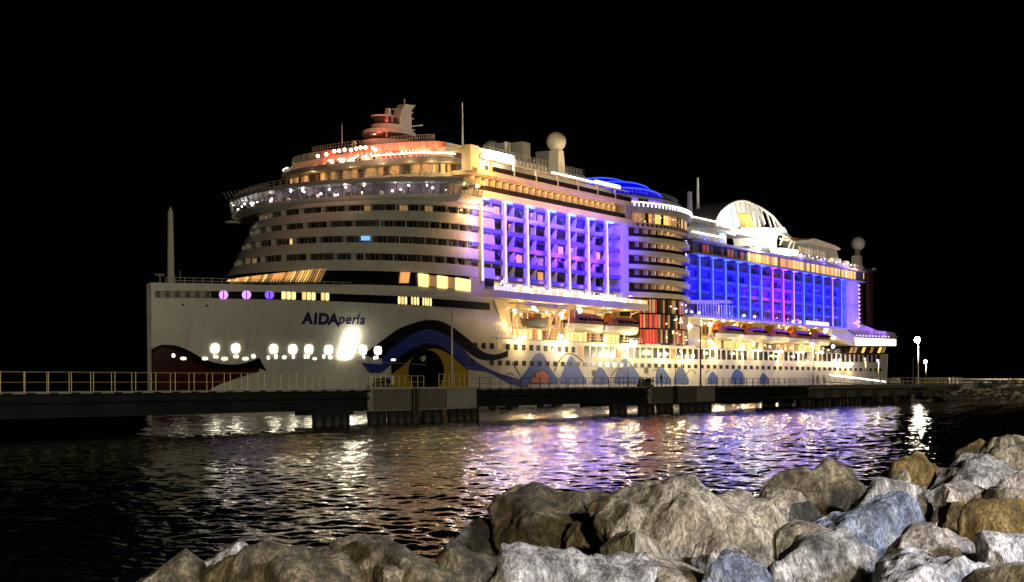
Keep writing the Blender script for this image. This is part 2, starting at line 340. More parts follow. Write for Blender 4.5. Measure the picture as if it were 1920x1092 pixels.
# ------------------------------------------------------------------ forward superstructure (rounded terraces)
def oval(A, B, cu=58, n=2.05, N=60, back=8):
    P = []
    for i in range(N + 1):
        a = math.pi * i / N; c, s_ = math.cos(a), math.sin(a)
        P.append((cu - A * abs(s_) ** (2 / n), 24 - math.copysign(abs(c) ** (2 / n), c) * B))
    return [(cu + back, 24 - B)] + P + [(cu + back, 24 + B)]
AZ = [(20, 34), (21.6, 33), (24.1, 31), (26.1, 28.6), (27.3, 27.6), (29.4, 25.6), (30.6, 24.6), (32.4, 22.6), (33.6, 21.6), (35.5, 19.6), (36.7, 18.6), (38.4, 16.8), (40, 15)]
Af = lambda z: interp(AZ, z)
front = MB(); bands = [(20.1, 21.6), (24.1, 26.1), (27.35, 29.35), (30.6, 32.4), (33.6, 35.5), (36.7, 37.6)]
fore = tag(bpy.data.objects.new("x", None)); bpy.data.objects.remove(fore)
core = MB(); zs_ = [20, 24, 27, 30, 33, 36, 37.4]
for a, b in zip(zs_, zs_[1:]): core.loft([(u, w, a) for u, w in oval(Af(a) - 2.6, 22.6)], [(u, w, b) for u, w in oval(Af(b) - 2.6, 22.6)])
fore = core.build("forward_superstructure", ship, "greypaint")
for a, b in bands: poly("deck_band", fore, oval(Af(a) + .15, 23.9), a, oval(Af(b) + .15, 23.75), b, "white")
def path_hit(P, x, y):                  # where the line of sight meets an upright curved face
    rx, rz = ray(x, y); u0, z0 = S(x, y, -30); u1, z1 = S(x, y, 80); best = None
    for (a, b) in zip(P, P[1:]):
        ex, ey = b[0] - a[0], b[1] - a[1]; fx, fy = u1 - u0, 110.0
        den = fx * ey - fy * ex
        if abs(den) < 1e-9: continue
        t = ((a[0] - u0) * ey - (a[1] + 30) * ex) / den; s_ = ((a[0] - u0) * fy - (a[1] + 30) * fx) / den
        if -1e-6 <= s_ <= 1 + 1e-6 and 0 < t < 1 and (best is None or t < best[0]):
            n = Vector((-ey, ex)).normalized() * (1 if (-ey * fx + ex * fy) < 0 else -1); best = (t, u0 + fx * t, -30 + 110 * t, z0 + (z1 - z0) * t, n)
    return best and best[1:]
def on_path(name, P, Q, m, par, off=.08):
    A, B = [], []
    for x, y in Q:
        h = path_hit(P, x, y)
        if not h: return None
        A.append((h[0] + h[3][0] * off, h[1] + h[3][1] * off, h[2])); B.append((h[0] - h[3][0] * .1, h[1] - h[3][1] * .1, h[2]))
    b = MB(); b.loft(B, A); return prt(b, name, par, m)
# black window deck above the hull
wb = poly("window_deck", fore, oval(33 - .15, 23.6), 21.6, oval(31.2, 23.6), 24.1, "black")
WP = oval(32.0, 23.6)
for i in range(33):
    t = i / 32; x = 431 + 168 * t ** .9; yb = 528 + 2 * t; yt = 524.5 - 21 * t ** .75
    s_ = 3 + 9 * t; on_path("window_slat", WP, [(x - 1.0 - .3 * t, yb), (x + .5 + .4 * t, yb), (x + .5 + .4 * t + s_, yt), (x - 1.0 - .3 * t + s_, yt)], R_.choice(["l_orange", "l_windim", "l_win", "l_orange"]), wb, .5)
for x0, x1, y0, y1, n, mm in ((783, 801, 513, 537, 4, "l_winhot"), (818, 836, 517, 540, 4, "l_winhot"), (852, 879, 521, 544, 7, "l_winhot"), (803, 816, 517, 537, 3, "l_windim"), (838, 850, 520, 540, 3, "l_windim")):
    d = (x1 - x0) / n
    for i in range(n): on_path("lit_window", WP, [(x0 + i * d + .9, y0 + i * .7), (x0 + (i + 1) * d - .4, y0 + i * .7), (x0 + (i + 1) * d - .4, y1 + i * .5), (x0 + i * d + .9, y1 + i * .5)], mm, wb, .5)
for i in range(5): on_path("window_slat", WP, [(748 + i * 3.4, 531), (750 + i * 3.4, 531), (753 + i * 3.4, 511), (751 + i * 3.4, 511)], "l_orange", wb, .5)
# terrace windows between the bands
rows = [(26.1, 27.35), (29.35, 30.6), (32.4, 33.6), (35.5, 36.7)]
for r, (z0, z1) in enumerate(rows):
    zm = (z0 + z1) / 2; P = oval(Af(zm) - 1.5, 22.9, N=90); acc = 0; k = 0; PO = oval(Af(zm) - .3, 23.6, N=90)
    wr = poly("window_row", fore, P, z0 - .02, P, z1 + .02, "glass2")
    for i in range(1, 70):
        (a, b), (c, d) = P[i], P[i + 1]; L = math.hypot(c - a, d - b); acc += L
        if acc >= 2.0 or i < 3:
            acc = 0; k += 1
            e = Vector((c - a, d - b)).normalized(); n = Vector((-e.y, e.x)); n = n if n.x * (a - 58) + n.y * (b - 24) > 0 else -n
            L2 = 1.5; mm = R_.choice(["glass"] * 6 + ["glass2"] * 5 + ["l_windim"])
            if r == 1 and k in (16,): mm = "l_win"
            if r == 3 and k in (20, 21): mm = "l_windim"
            b_ = MB(); q = [(a + n.x * .06, b + n.y * .06, z0 + .1), (a + e.x * L2 + n.x * .06, b + e.y * L2 + n.y * .06, z0 + .1)]
            q += [(q[1][0], q[1][1], z1 - .1), (q[0][0], q[0][1], z1 - .1)]; b_.loft([(x_ - n.x * .1, y_ - n.y * .1, z_) for x_, y_, z_ in q], q); wo = prt(b_, "window", wr, mm)
            b_ = MB(); b_.bar((a + n.x * .1, b + n.y * .1, z0 + .05), (a + n.x * .1, b + n.y * .1, z1 - .05), .07, None, 4); b_.bar((a + e.x * .75 + n.x * .1, b + e.y * .75 + n.y * .1, z0 + .05), (a + e.x * .75 + n.x * .1, b + e.y * .75 + n.y * .1, z1 - .05), .04, None, 4); prt(b_, "window_frame", wr, "greypaint")
            if k % 2 == 0 or i < 14:
                o2 = PO[i]; b_ = MB(); e2 = e * .07
                b_.loft([(a - e2.x, b - e2.y, z0), (a + e2.x, b + e2.y, z0), (o2[0] + e2.x, o2[1] + e2.y, z0), (o2[0] - e2.x, o2[1] - e2.y, z0)], [(a - e2.x, b - e2.y, z1), (a + e2.x, b + e2.y, z1), (o2[0] + e2.x, o2[1] + e2.y, z1), (o2[0] - e2.x, o2[1] - e2.y, z1)])
                prt(b_, "balcony_divider", wr, "white")
WPm = oval(Af(30) - 1.2, 23.2)
on_path("window", oval(Af(36) - 1.0, 23.2), [(562, 408), (594, 406), (594, 418), (562, 420)], "l_orange", fore, .1)
on_path("window", WPm, [(677, 440), (694, 440), (694, 451), (677, 451)], "l_tv", fore, .3)

# bridge with wings
def bridge_out(d=0, t=0):
    W_ = [-1.6 - d + (57.8 + 2 * d) * i / 30 for i in range(31)]
    return [(59 + t, -1.6 - d)] + [(41 + 11.5 * abs((w - 26) / 28.4) ** 2.1 - d, w) for w in W_] + [(57, 56.2 + d), (60, 46)]
brf = MB(); o0, o1, o2 = bridge_out(-.9), bridge_out(.15), bridge_out(.35)
brf.loft([(a, b, 37.4) for a, b in o0], [(a, b, 38.1) for a, b in o1]); brf.loft([(a, b, 38.1) for a, b in o1], [(a, b, 38.65) for a, b in o1])
bridge = brf.build("bridge", ship, "white")
rf = bridge_out(.9); poly("bridge_roof", bridge, bridge_out(.75), 40.9, rf, 41.6, "greypaint"); poly("bridge_roof", bridge, bridge_out(.2), 41.65, bridge_out(-.6), 41.95, "greypaint")
inn = bridge_out(-3.2)
mat("bridgewall", (.3, .22, .27), .6, var=.6, scale=.5); inn = [(u, min(max(w, 2), 50)) for u, w in inn]; poly("bridge_interior", bridge, inn, 38.65, inn, 40.9, "bridgewall")
bot, top = bridge_out(-.2), bridge_out(.55)
for i in range(len(bot) - 2):
    a, b, c, d = Vector((*bot[i], 38.65)), Vector((*bot[i + 1], 38.65)), Vector((*top[i + 1], 40.9)), Vector((*top[i], 40.9))
    L = (b - a).length; n = max(1, round(L / 1.5))
    for k in range(n):
        t0, t1 = k / n, (k + 1) / n; b_ = MB(); b_.quad(a.lerp(b, t0), a.lerp(b, t1), d.lerp(c, t1), d.lerp(c, t0)); prt(b_, "bridge_window", bridge, "clearglass")
        b_ = MB(); b_.bar(a.lerp(b, t0), d.lerp(c, t0), .07, "darkgrey", 4); prt(b_, "mullion", bridge, "white" if i < 5 or i > 24 else "darkgrey")
mid = bridge_out(-1.4)
for i in range(1, len(mid) - 3):
    a, b = Vector((*mid[i], 0)), Vector((*mid[i + 1], 0)); n = max(1, round((b - a).length / 2.2))
    for k in range(n):
        if R_.random() < .95:
            p = a.lerp(b, R_.random()); b_ = MB(); s_ = .17; z = R_.uniform(39.0, 40.7)
            b_.rev([(0, -s_), (s_ * .7, -s_ * .7), (s_, 0), (s_ * .7, s_ * .7), (0, s_)], (p.x, p.y, z), 8); prt(b_, "bridge_lamp", bridge, "l_bulb", True)
    if R_.random() < .5:
        p = a.lerp(b, .5); box("console", bridge, p.x - .6, p.x + .6, p.y - .6, p.y + .6, 38.7, 39.5, "cream")
lamp('POINT', 56, .2, 40.2, 110, (1, .72, .28), ship, .15); lamp('POINT', 53, 3.0, 40.3, 60, (1, .72, .28), ship, .15)
for i in (6, 11, 16, 21): u, w = bridge_out(-1.2)[i]; lamp('POINT', u, w, 40.6, 34, (1, .75, .75), ship, .1)
lamp('POINT', 51, 53.5, 40.3, 60, (1, .9, .7), ship, .1); lamp('POINT', 49.5, 48.5, 40.3, 50, (1, .9, .7), ship, .1)
st = MB()
for i in range(12):
    p = Vector((52 - .35 * i, 55.4 - i * 1.3, 0)); st.bar((p.x, p.y, 42.0), (p.x - .5, p.y + .6, 43.3), .06, "greypaint", 4)
prt(st, "wing_post", bridge, "greypaint", kind="stuff")
b_ = MB(); b_.rev([(0, -.5), (1.5, -.35), (1.7, 0), (1.2, .1), (0, .1)], (51.5, 53.5, 37.2), 16); prt(b_, "wing_lamp", bridge, "white")

# decks above the bridge
A15, A16 = 8.0, 5.5
up = MB(); up.loft([(u, w, 41.8) for u, w in oval(A15 - 3, 19.3, n=2.2)], [(u, w, 45.4) for u, w in oval(A15 - 4, 19, n=2.2)])
top = up.build("observation_deck", ship, "cream")
poly("deck_band", top, oval(A15 - 2.4, 19.9, n=2.2), 42.1, oval(A15 - 2.5, 19.8, n=2.2), 43.6, "greypaint")
poly("deck_band", top, oval(A15 + .4, 21, n=2.2), 45.35, oval(A15 - .4, 20.6, n=2.2), 46.5, "greypaint")
P = oval(A15 - 2.9, 19.35, n=2.2, N=64)
for i in range(2, 60):
    (a, b), (c, d) = P[i], P[i + 1]
    if math.hypot(c - a, d - b) < .5 and i % 2: continue
    if i % 3 == 0: continue
    n = Vector((-(d - b), c - a)).normalized(); n = n if n.x * (a - 58) + n.y * (b - 24) > 0 else -n
    b_ = MB(); q = [(a + n.x * .1, b + n.y * .1, 43.75), (c + n.x * .1, d + n.y * .1, 43.75), (c + n.x * .02, d + n.y * .02, 45.3), (a + n.x * .02, b + n.y * .02, 45.3)]
    b_.loft([(x_ - n.x * .3, y_ - n.y * .3, z_) for x_, y_, z_ in q], q); prt(b_, "window", top, R_.choice(["l_orange", "l_windim", "glass2", "brown", "l_windim"]))
# lounge with the red lit canopy
lo = MB(); P = oval(A16 - 4.5, 14.2, n=2.1); lo.loft([(u, w, 46.3) for u, w in P], [(u, w, 49.2) for u, w in P]); lounge = lo.build("sky_lounge", ship, "cream")
poly("canopy", lounge, oval(A16 - 1, 17.6, n=2.1), 48.1, oval(A16 + .6, 18.6, n=2.1), 48.3, "cream"); poly("canopy", lounge, oval(A16 + .6, 18.6, n=2.1), 48.3, oval(A16 + .3, 18.4, n=2.1), 49.6, "cream"); poly("canopy", lounge, oval(A16 + .3, 18.4, n=2.1), 49.6, oval(A16 - 2.5, 16, n=2.1), 50.1, "white")
P = oval(A16 - 4.4, 14.3, n=2.1, N=56); PO = oval(A16 + .2, 18.2, n=2.1, N=56); PB = oval(A15 - .4, 20.4, n=2.2, N=56)
for i in range(1, 54):
    (a, b), (c, d) = P[i], P[i + 1]; t = i / 54
    mm = R_.choice(["l_red", "l_reddim", "l_reddim", "brown", "l_orange"]) if t < .5 or t > .8 else R_.choice(["l_rail", "l_win", "glass2", "l_win"])
    b_ = MB(); q = [(a, b, 46.5), (c, d, 46.5), (c, d, 48.2), (a, b, 48.2)]; e = Vector((a - 58, b - 24)).normalized() * .08
    b_.loft([(x_ - e.x, y_ - e.y, z_) for x_, y_, z_ in q], [(x_ + e.x, y_ + e.y, z_) for x_, y_, z_ in q]); prt(b_, "lounge_window", lounge, mm)
    b_ = MB(); b_.bar((*PB[i], 46.4), (*PO[i + (1 if t < .5 else -1)], 48.2), .11, None, 5); prt(b_, "strut", lounge, "cream")
    if 1 <= i < 24 or 25 <= i < 33 and i % 2 or 44 < i < 52:
        b_ = MB(); b_.bar((*PB[i], 47.15), (*PB[i + 1], 47.15), .13, None, 5); prt(b_, "lit_rail", lounge, "l_rail")
for i in (3, 8, 13, 18, 23, 28, 33): u, w = PO[i]; n = Vector((u - 64, w - 24)).normalized(); lamp('AREA', u + n.x * 2.2, w + n.y * 2.2, 47.9, 230 if i < 24 else 60, ((1, .28, .05) if i < 5 else (1, .05, .02)), ship, shape='SQUARE', size=.8, rot=Vector((-n.x, -n.y, .35)).to_track_quat('-Z', 'Y').to_euler())
for i in (4, 10, 16, 22, 28, 34): u, w = PO[i]; n = Vector((58 - u, 24 - w)).normalized(); lamp('POINT', u + n.x * 1.6, w + n.y * 1.6, 47.0, 150, REDC if i > 5 else (1, .4, .1), ship, .3)
for i in (4, 10, 16, 22, 28, 36): u, w = PB[i]; lamp('POINT', u - 1.2, w - .6, 44.9, 200, WARM, ship, .2)
PF = oval(A16 + .68, 18.66, n=2.1, N=90); PT = oval(A16 + .38, 18.46, n=2.1, N=90)
for i in range(3, 80):
    a, c = Vector(PF[i]), Vector(PF[i + 1]); t0, t1 = Vector(PT[i]), Vector(PT[i + 1]); q0 = a.lerp(c, .12); q1 = a.lerp(c, .88); r0 = t0.lerp(t1, .12); r1 = t0.lerp(t1, .88); n = (a - Vector((62, 24))).normalized() * .07
    b_ = MB(); b_.loft([(*q0, 48.4), (*q1, 48.4), (*r1, 49.5), (*r0, 49.5)], [(*(q0 + n), 48.4), (*(q1 + n), 48.4), (*(r1 + n), 49.5), (*(r0 + n), 49.5)]); prt(b_, "canopy_panel", lounge, R_.choice(["cream", "cream", "white", "greypaint"]))
for x, y in ((627, 284), (636, 283), (646, 281), (658, 282), (668, 279), (676, 277), (685, 277), (699, 278), (704, 282), (612, 290), (596, 293)):
    u, z = S(x, y, 16); bulb(u, 16, z, .3, "l_white", lounge, "lounge_lamp")
for i in range(2, 30): u, w = oval(A16 - .6, 17.2, n=2.1, N=56)[i]; bulb(u, w, 47.9, .13, R_.choice(["l_warm", "l_white", "l_red"]), lounge, "lounge_lamp")
# corner tower between lounge and balconies
box("corner_tower", ship, 57.4, 60.2, -.2, 1.8, 43.8, 48.6, "cream"); box("corner_beam", ship, 60.4, 64, .2, 6, 47.6, 48.5, "cream"); box("corner_wall", ship, 58.5, 64, 3.5, 6, 44.2, 47.6, "brown"); box("corner_beam", ship, 56, 60.2, 1.8, 9, 47.5, 48.4, "cream"); 
lamp('POINT', 57.2, -2.6, 36.4, 900, (1, .54, .16), ship, .15); lamp('POINT', 57.4, -2.6, 30.5, 420, (1, .54, .2), ship, .2); lamp('POINT', 54.5, -4, 46.0, 520, (1, .55, .14), ship, .3)
# corner balconies that look out over the bow
for r in range(5):
    z0 = 24.1 + 3.05 * r
    for k in range(3):
        u = 57.6 - k * 2.5; w = .35 + .45 * k
        b_ = MB(); b_.loft([(u, w, z0 + 2.0), (u + .1, w, z0 + 2.0), (u + .1, w + 2.6, z0 + 2.0), (u, w + 2.6, z0 + 2.0)], [(u, w + 1.1, z0 + 3.2), (u + .1, w + 1.1, z0 + 3.2), (u + .1, w + 2.6, z0 + 3.2), (u, w + 2.6, z0 + 3.2)]); prt(b_, "balcony_divider", fore, "cream")

# ------------------------------------------------------------------ balcony blocks
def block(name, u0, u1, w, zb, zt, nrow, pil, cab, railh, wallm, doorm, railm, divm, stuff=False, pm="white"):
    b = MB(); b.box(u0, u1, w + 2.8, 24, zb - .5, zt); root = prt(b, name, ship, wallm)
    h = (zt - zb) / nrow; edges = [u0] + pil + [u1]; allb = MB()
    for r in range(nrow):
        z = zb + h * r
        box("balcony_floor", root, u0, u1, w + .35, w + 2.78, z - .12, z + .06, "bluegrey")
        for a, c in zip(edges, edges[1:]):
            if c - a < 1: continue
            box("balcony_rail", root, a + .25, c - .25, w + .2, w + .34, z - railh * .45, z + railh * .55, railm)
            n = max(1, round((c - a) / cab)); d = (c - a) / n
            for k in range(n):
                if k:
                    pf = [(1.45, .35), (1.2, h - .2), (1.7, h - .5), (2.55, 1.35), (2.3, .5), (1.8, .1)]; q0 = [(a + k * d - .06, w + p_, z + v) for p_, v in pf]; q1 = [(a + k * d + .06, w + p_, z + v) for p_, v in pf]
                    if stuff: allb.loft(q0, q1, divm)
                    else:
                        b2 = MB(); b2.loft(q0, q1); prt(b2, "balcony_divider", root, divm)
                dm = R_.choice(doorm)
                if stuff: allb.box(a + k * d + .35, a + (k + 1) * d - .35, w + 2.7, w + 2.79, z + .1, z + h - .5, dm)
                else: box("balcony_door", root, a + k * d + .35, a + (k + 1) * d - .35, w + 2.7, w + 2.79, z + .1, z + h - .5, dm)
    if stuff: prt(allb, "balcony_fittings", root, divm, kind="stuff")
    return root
pilF = [61.1 + 8.2 * i for i in range(7)]
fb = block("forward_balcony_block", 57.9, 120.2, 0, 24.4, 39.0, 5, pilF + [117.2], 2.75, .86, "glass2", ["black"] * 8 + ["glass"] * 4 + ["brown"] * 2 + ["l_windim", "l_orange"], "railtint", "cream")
for u in pilF:
    b_ = MB(); b_.loft([(u - .5, -.25, 23.4), (u + .5, -.25, 23.4), (u + .5, .6, 23.4), (u - .5, .6, 23.4)], [(u - .28, -.15, 39), (u + .28, -.15, 39), (u + .28, .5, 39), (u - .28, .5, 39)]); pl = prt(b_, "pillar", fb, "white")
    b_ = MB(); b_.loft([(u - .34, -.36, 23.5), (u + .34, -.36, 23.5), (u + .34, -.27, 23.5), (u - .34, -.27, 23.5)], [(u - .13, -.26, 38.8), (u + .13, -.26, 38.8), (u + .13, -.18, 38.8), (u - .13, -.18, 38.8)]); prt(b_, "pillar_glow", pl, "l_lilac")  # glow added on the pillar face in place of wall-wash light
    box("soffit_lamp", fb, u - 1.6, u + 1.6, -.9, -.5, 38.75, 38.9, "l_soffit")
    lamp('POINT', u, -.95, 38.2, 110, (.06, .16, 1), ship, .15)
    wash(u + 3.8, -2.4, 37.4, 900 + 420 * pilF.index(u), (.012, .006, 1), 1.2, -.55); lamp('POINT', u + 3.6, 1.2, 30.2 - .8 * (pilF.index(u) % 2), 200 + 90 * pilF.index(u), (.09, .01, 1), ship, .2)
    wash(u + 3.4, -4.5, 31, (800 + 620 * pilF.index(u)) * (.45 if u > 109 else 1), (.06, .01, 1), 2)
    lamp('POINT', u, -1.3, 24.6, 50, (.7, .3, 1), ship, .2)
box("solid_column", fb, 117.3, 120.3, -.1, 2.7, 22.6, 39, "cream")
for r in range(5):
    lamp('AREA', 82, 1.0, 24.4 + 2.92 * (r + 1) - .25, 140, (1, .58, .28) if r < 4 else (.6, .4, 1), ship, shape='RECTANGLE', size=46, size_y=.3)
# overhanging decks above the forward balconies
oh = MB(); oh.box(57.9, 120.3, -1.3, 24, 39.02, 40.25); ovh = prt(oh, "overhanging_deck", ship, "cream")
b_ = MB(); b_.box(58.2, 120.1, 1.6, 24, 40.25, 43.3); ob = prt(b_, "upper_balcony_row", ship, "brown")
box("glass_rail", ob, 58.5, 116.8, -1.15, -1.05, 40.25, 41.25, "railglass"); 
for i in range(25):
    u = 59.2 + 2.42 * i; box("balcony_divider", ob, u, u + .14, .35, 1.62, 40.26, 43.0, "cream"); box("balcony_door", ob, u + .6, u + 2.1, 1.5, 1.62, 40.3, 42.5, R_.choice(["brown", "red", "glass2", "brown", "l_windim"]))
    b_ = MB(); b_.bar((u + .07, -1.0, 43.0), (u + 1.6, 1.5, 43.1), .05, None, 4); prt(b_, "awning_arm", ob, "cream")
box("end_wall", ob, 117, 120.2, -1.2, 1.7, 40.26, 43.25, "greypaint")
b_ = MB(); b_.box(58.2, 120.4, -1.2, 24, 43.3, 44.15); dk2 = prt(b_, "pool_deck", ship, "cream")
box("glass_rail", dk2, 63, 120, -1.1, -1.0, 44.15, 45.15, "railglass")
for u in (62.9, 71, 79.2, 87.6, 95.9, 104.3, 112.2): box("deck_post", dk2, u, u + .35, -1.2, -.8, 44.15, 46.5, "cream")
box("canopy_beam", dk2, 63, 119, -1.0, -.6, 46.3, 46.5, "cream"); box("cabin_wall", dk2, 63, 119.5, 3.5, 4, 44.15, 47.2, "cream")
for i in range(28):
    u = 64 + 1.98 * i; box("cabin_door", dk2, u, u + 1.0, 3.38, 3.5, 44.2, 46.3, R_.choice(["brown", "l_orange", "glass2", "brown", "l_windim", "cream"]))
box("lit_rail", dk2, 86.5, 104.5, -.7, -.3, 46.55, 46.95, "l_rail"); box("lit_rail", dk2, 105.5, 116.5, -.2, .2, 46.8, 47.5, "l_railcool")
lamp('AREA', 86, .2, 43.2, 800, (1, .56, .25), ship, shape='RECTANGLE', size=58, size_y=.4); lamp('AREA', 92, 1.2, 46.6, 600, (1, .6, .28), ship, shape='RECTANGLE', size=54, size_y=.4)
wash(60, -5.5, 42.6, 900, (1, .5, .1), 1, .1)
for i in range(6): wash(66 + 9.2 * i, -8.0, 38.6, 620 - 80 * i, (1, .5, .16), 1.5, .35)
# floodlit sports deck corner
b_ = MB(); b_.box(63.5, 76, 1.5, 7, 47.2, 48.4); sp = prt(b_, "sports_deck_wall", ship, "white")
box("flood_panel", sp, 64.3, 74.5, 1.1, 1.4, 47.0, 48.7, "l_flood"); lamp('POINT', 68, -1.5, 49.3, 1500, COOL, ship, .3)
# service house with louvres on the roof
b_ = MB(); b_.box(76, 117, 9, 22, 47.2, 50.6); sh = prt(b_, "service_house", ship, "greypaint")
for i in range(27): u = 77 + 1.5 * i; box("louvre", sh, u, u + .55, 8.7, 9, 47.6, 50.2, "white")
for i in range(26): u = 77.5 + 1.55 * i; box("vent_pipe", sh, u, u + .35, 9.5, 9.9, 50.6, 51.7, "greypaint") if i not in (9, 10, 17, 18, 19, 20) else None
for x, y0, y1, ww in ((980, 268, 300, 16), (1024, 285, 318, 12), (948, 268, 290, 5)):
    u, zt = S(x, y0, 12); box("roof_cabin", sh, u - ww * .09, u + ww * .09, 11, 14, 50, zt, "greypaint")
lamp('POINT', 84, 3, 52, 420, (1, .75, .45), ship, .3); lamp('POINT', 103, 3, 52, 420, (1, .7, .35), ship, .3)

# ------------------------------------------------------------------ masts, domes and radomes
def pxr(x, y, w): return S(x, y, w)
def radome(x, y, w, rpx, name="radome", m="white", ped=None):
    u, z = S(x, y, w); k = rpx / 9.0
    P_ = world(u, w, z); r = rpx * P_.y / F
    b = MB(); b.rev([(r * math.sin(math.pi * i / 14), -r * math.cos(math.pi * i / 14)) for i in range(15)], (u, w, z), 24); o = prt(b, name, ship, m, True)
    if ped:
        for x0, x1, ya, yb, mm in ped:
            ua, za = S((x0 + x1) / 2, ya, w); h_ = (x1 - x0) / 2 * P_.y / F; zb_ = S((x0 + x1) / 2, yb, w)[1]
            b = MB(); b.loft([(ua - h_ * 1.15, w - h_, zb_), (ua + h_ * 1.15, w - h_, zb_), (ua + h_ * 1.15, w + h_, zb_), (ua - h_ * 1.15, w + h_, zb_)], [(ua - h_ * .85, w - h_ * .85, za), (ua + h_ * .85, w - h_ * .85, za), (ua + h_ * .85, w + h_ * .85, za), (ua - h_ * .85, w + h_ * .85, za)]); prt(b, "pedestal", o, mm)
    return o, u, z, r
radome(1043, 266, 8, 18.5, ped=[(1032, 1055, 283, 326, "white")]); lamp('POINT', S(1030, 262, 2)[0] - 2, 1, 56, 700, (1, .68, .3), ship, .4)
radome(921, 281, 16, 17, m="greypaint", ped=[(914, 928, 296, 312, "greypaint")])
radome(948, 270, 10, 4.5, ped=[(946, 950, 274, 296, "white")]); radome(664, 269, 14, 5, m="greypaint")
radome(1609, 457, 8, 13, ped=[(1604, 1612, 468, 480, "greypaint"), (1598, 1615, 480, 512, "white")]); u, z = S(1609, 457, 0); lamp('POINT', u - 6, -3, 39, 500, (1, .6, .5), ship, .4)
def pole(name, x, y0, y1, w, r0, r1, m="white", par=ship):
    u, zt = S(x, y0, w); zb_ = S(x, y1, w)[1]; b = MB(); b.bar((u, w, zb_), (u, w, zt), r0, None, 8, r1); return prt(b, name, par, m)
pole("antenna", 867, 192, 276, 12, .22, .1); pole("antenna", 641, 232, 270, 20, .1, .06, "greypaint"); pole("antenna", 1308, 334, 392, 14, .45, .3); pole("antenna", 1293, 360, 410, 6, .75, .6)
u, z = S(867, 262, 12); lamp('POINT', u - 2, 8, z - 6, 60, (1, .3, .15), ship, .2)
fm = pole("foremast", 319.5, 398, 540, 24, .6, .42); u, z = S(319.5, 398, 24); b_ = MB(); b_.bar((u, 24, z), (u, 24, S(319.5, 388, 24)[1]), .42, None, 8, .05); prt(b_, "mast_tip", fm, "white")
u, z = S(300, 518, 26); b_ = MB(); b_.bar((u, 26, z - 2.5), (u, 26, z), .12); b_.box(u - .8, u + .6, 25.6, 26.4, z, z + .35); prt(b_, "winch_stand", ship, "greypaint")
u, z = S(338, 522, 26); b_ = MB(); b_.bar((u, 26, z - 1.5), (u, 26, z + 1.3), .08); prt(b_, "rail_stanchion", ship, "greypaint")
# radar tower on the lounge roof
W_ = 20
def mp(x, y): u, z = S(x, y, W_); return u, W_, z
def pod(name, x0, x1, xt0, xt1, y0, y1, m, par):
    b = MB(); A = []; B = []
    for P, xa, xb, y in ((A, x0, x1, y0), (B, xt0, xt1, y1)):
        ua, _, z = mp(xa, y); ub = mp(xb, y)[0]; ru = (ub - ua) / 2
        for k in range(20):
            t = 2 * math.pi * k / 20; P.append(((ua + ub) / 2 + ru * math.cos(t), W_ + ru * .75 * math.sin(t), z))
    b.loft(A, B); return prt(b, name, par, m)
tw = pod("radar_mast", 704, 790, 692, 782, 277, 261, "white", ship)
pod("mast_cabin", 697, 764, 692, 764, 260, 248, "glass2", tw); pod("mast_deck", 692, 766, 694, 764, 248, 241, "white", tw)
pod("mast_deck", 708, 762, 705, 758, 241, 232, "white", tw); pod("mast_cabin", 708, 742, 704, 742, 231, 218, "glass2", tw); pod("mast_deck", 702, 735, 702, 735, 217.5, 215, "white", tw)
for x in (700, 708, 717, 727, 738): b_ = MB(); b_.bar(mp(x + 1, 260)[:1] + (W_ - 3.0,) + mp(x, 260)[2:], mp(x, 248)[:1] + (W_ - 3.2,) + mp(x, 248)[2:], .12, None, 4); prt(b_, "mullion", tw, "white")
for x in (707, 717, 729): b_ = MB(); b_.bar(mp(x + 1, 231)[:1] + (W_ - 2.2,) + mp(x, 231)[2:], mp(x, 218)[:1] + (W_ - 2.4,) + mp(x, 218)[2:], .1, None, 4); prt(b_, "mullion", tw, "white")
def slabpx(name, Q, hw, m, par, w=W_):
    A = [(S(x, y, w)[0], w - hw, S(x, y, w)[1]) for x, y in Q]; B = [(a, w + hw, c) for a, _, c in A]; b = MB(); b.loft(A, B); return prt(b, name, par, m)
slabpx("mast_tower", [(742, 262), (766, 262), (764, 198), (753, 196), (746, 208), (741, 232)], .9, "white", tw)
slabpx("mast_cap", [(753, 197), (775, 198), (771, 204), (766, 209), (750, 208)], .6, "white", tw)
for Q in ([(766, 237), (791, 234), (791, 236.5), (766, 239)], [(736, 204), (752, 206), (752, 207.5), (736, 206)], [(765, 211), (772, 210), (772, 213), (765, 214)], [(765, 223), (774, 222), (774, 224), (765, 225)], [(766, 244), (775, 243), (775, 246), (766, 247)]): slabpx("radar_arm", Q, .35, "white", tw)
slabpx("radar_arm", [(724, 216), (731, 216), (730, 209), (728, 203), (726, 203), (725, 209)], .4, "white", tw)
b_ = MB(); b_.bar(mp(758.5, 197), mp(758.5, 186), .12); prt(b_, "antenna", tw, "white")
wash(S(730, 270, 6)[0], 5, 51.5, 700, (1, .16, .06), 1, .4); wash(S(735, 240, 6)[0], 4, 53, 1100, (1, .3, .14), 1, .35)
b_ = MB(); b_.path([mp(772, 258), mp(778, 250), mp(779, 262)], .12); prt(b_, "mast_davit", tw, "greypaint")
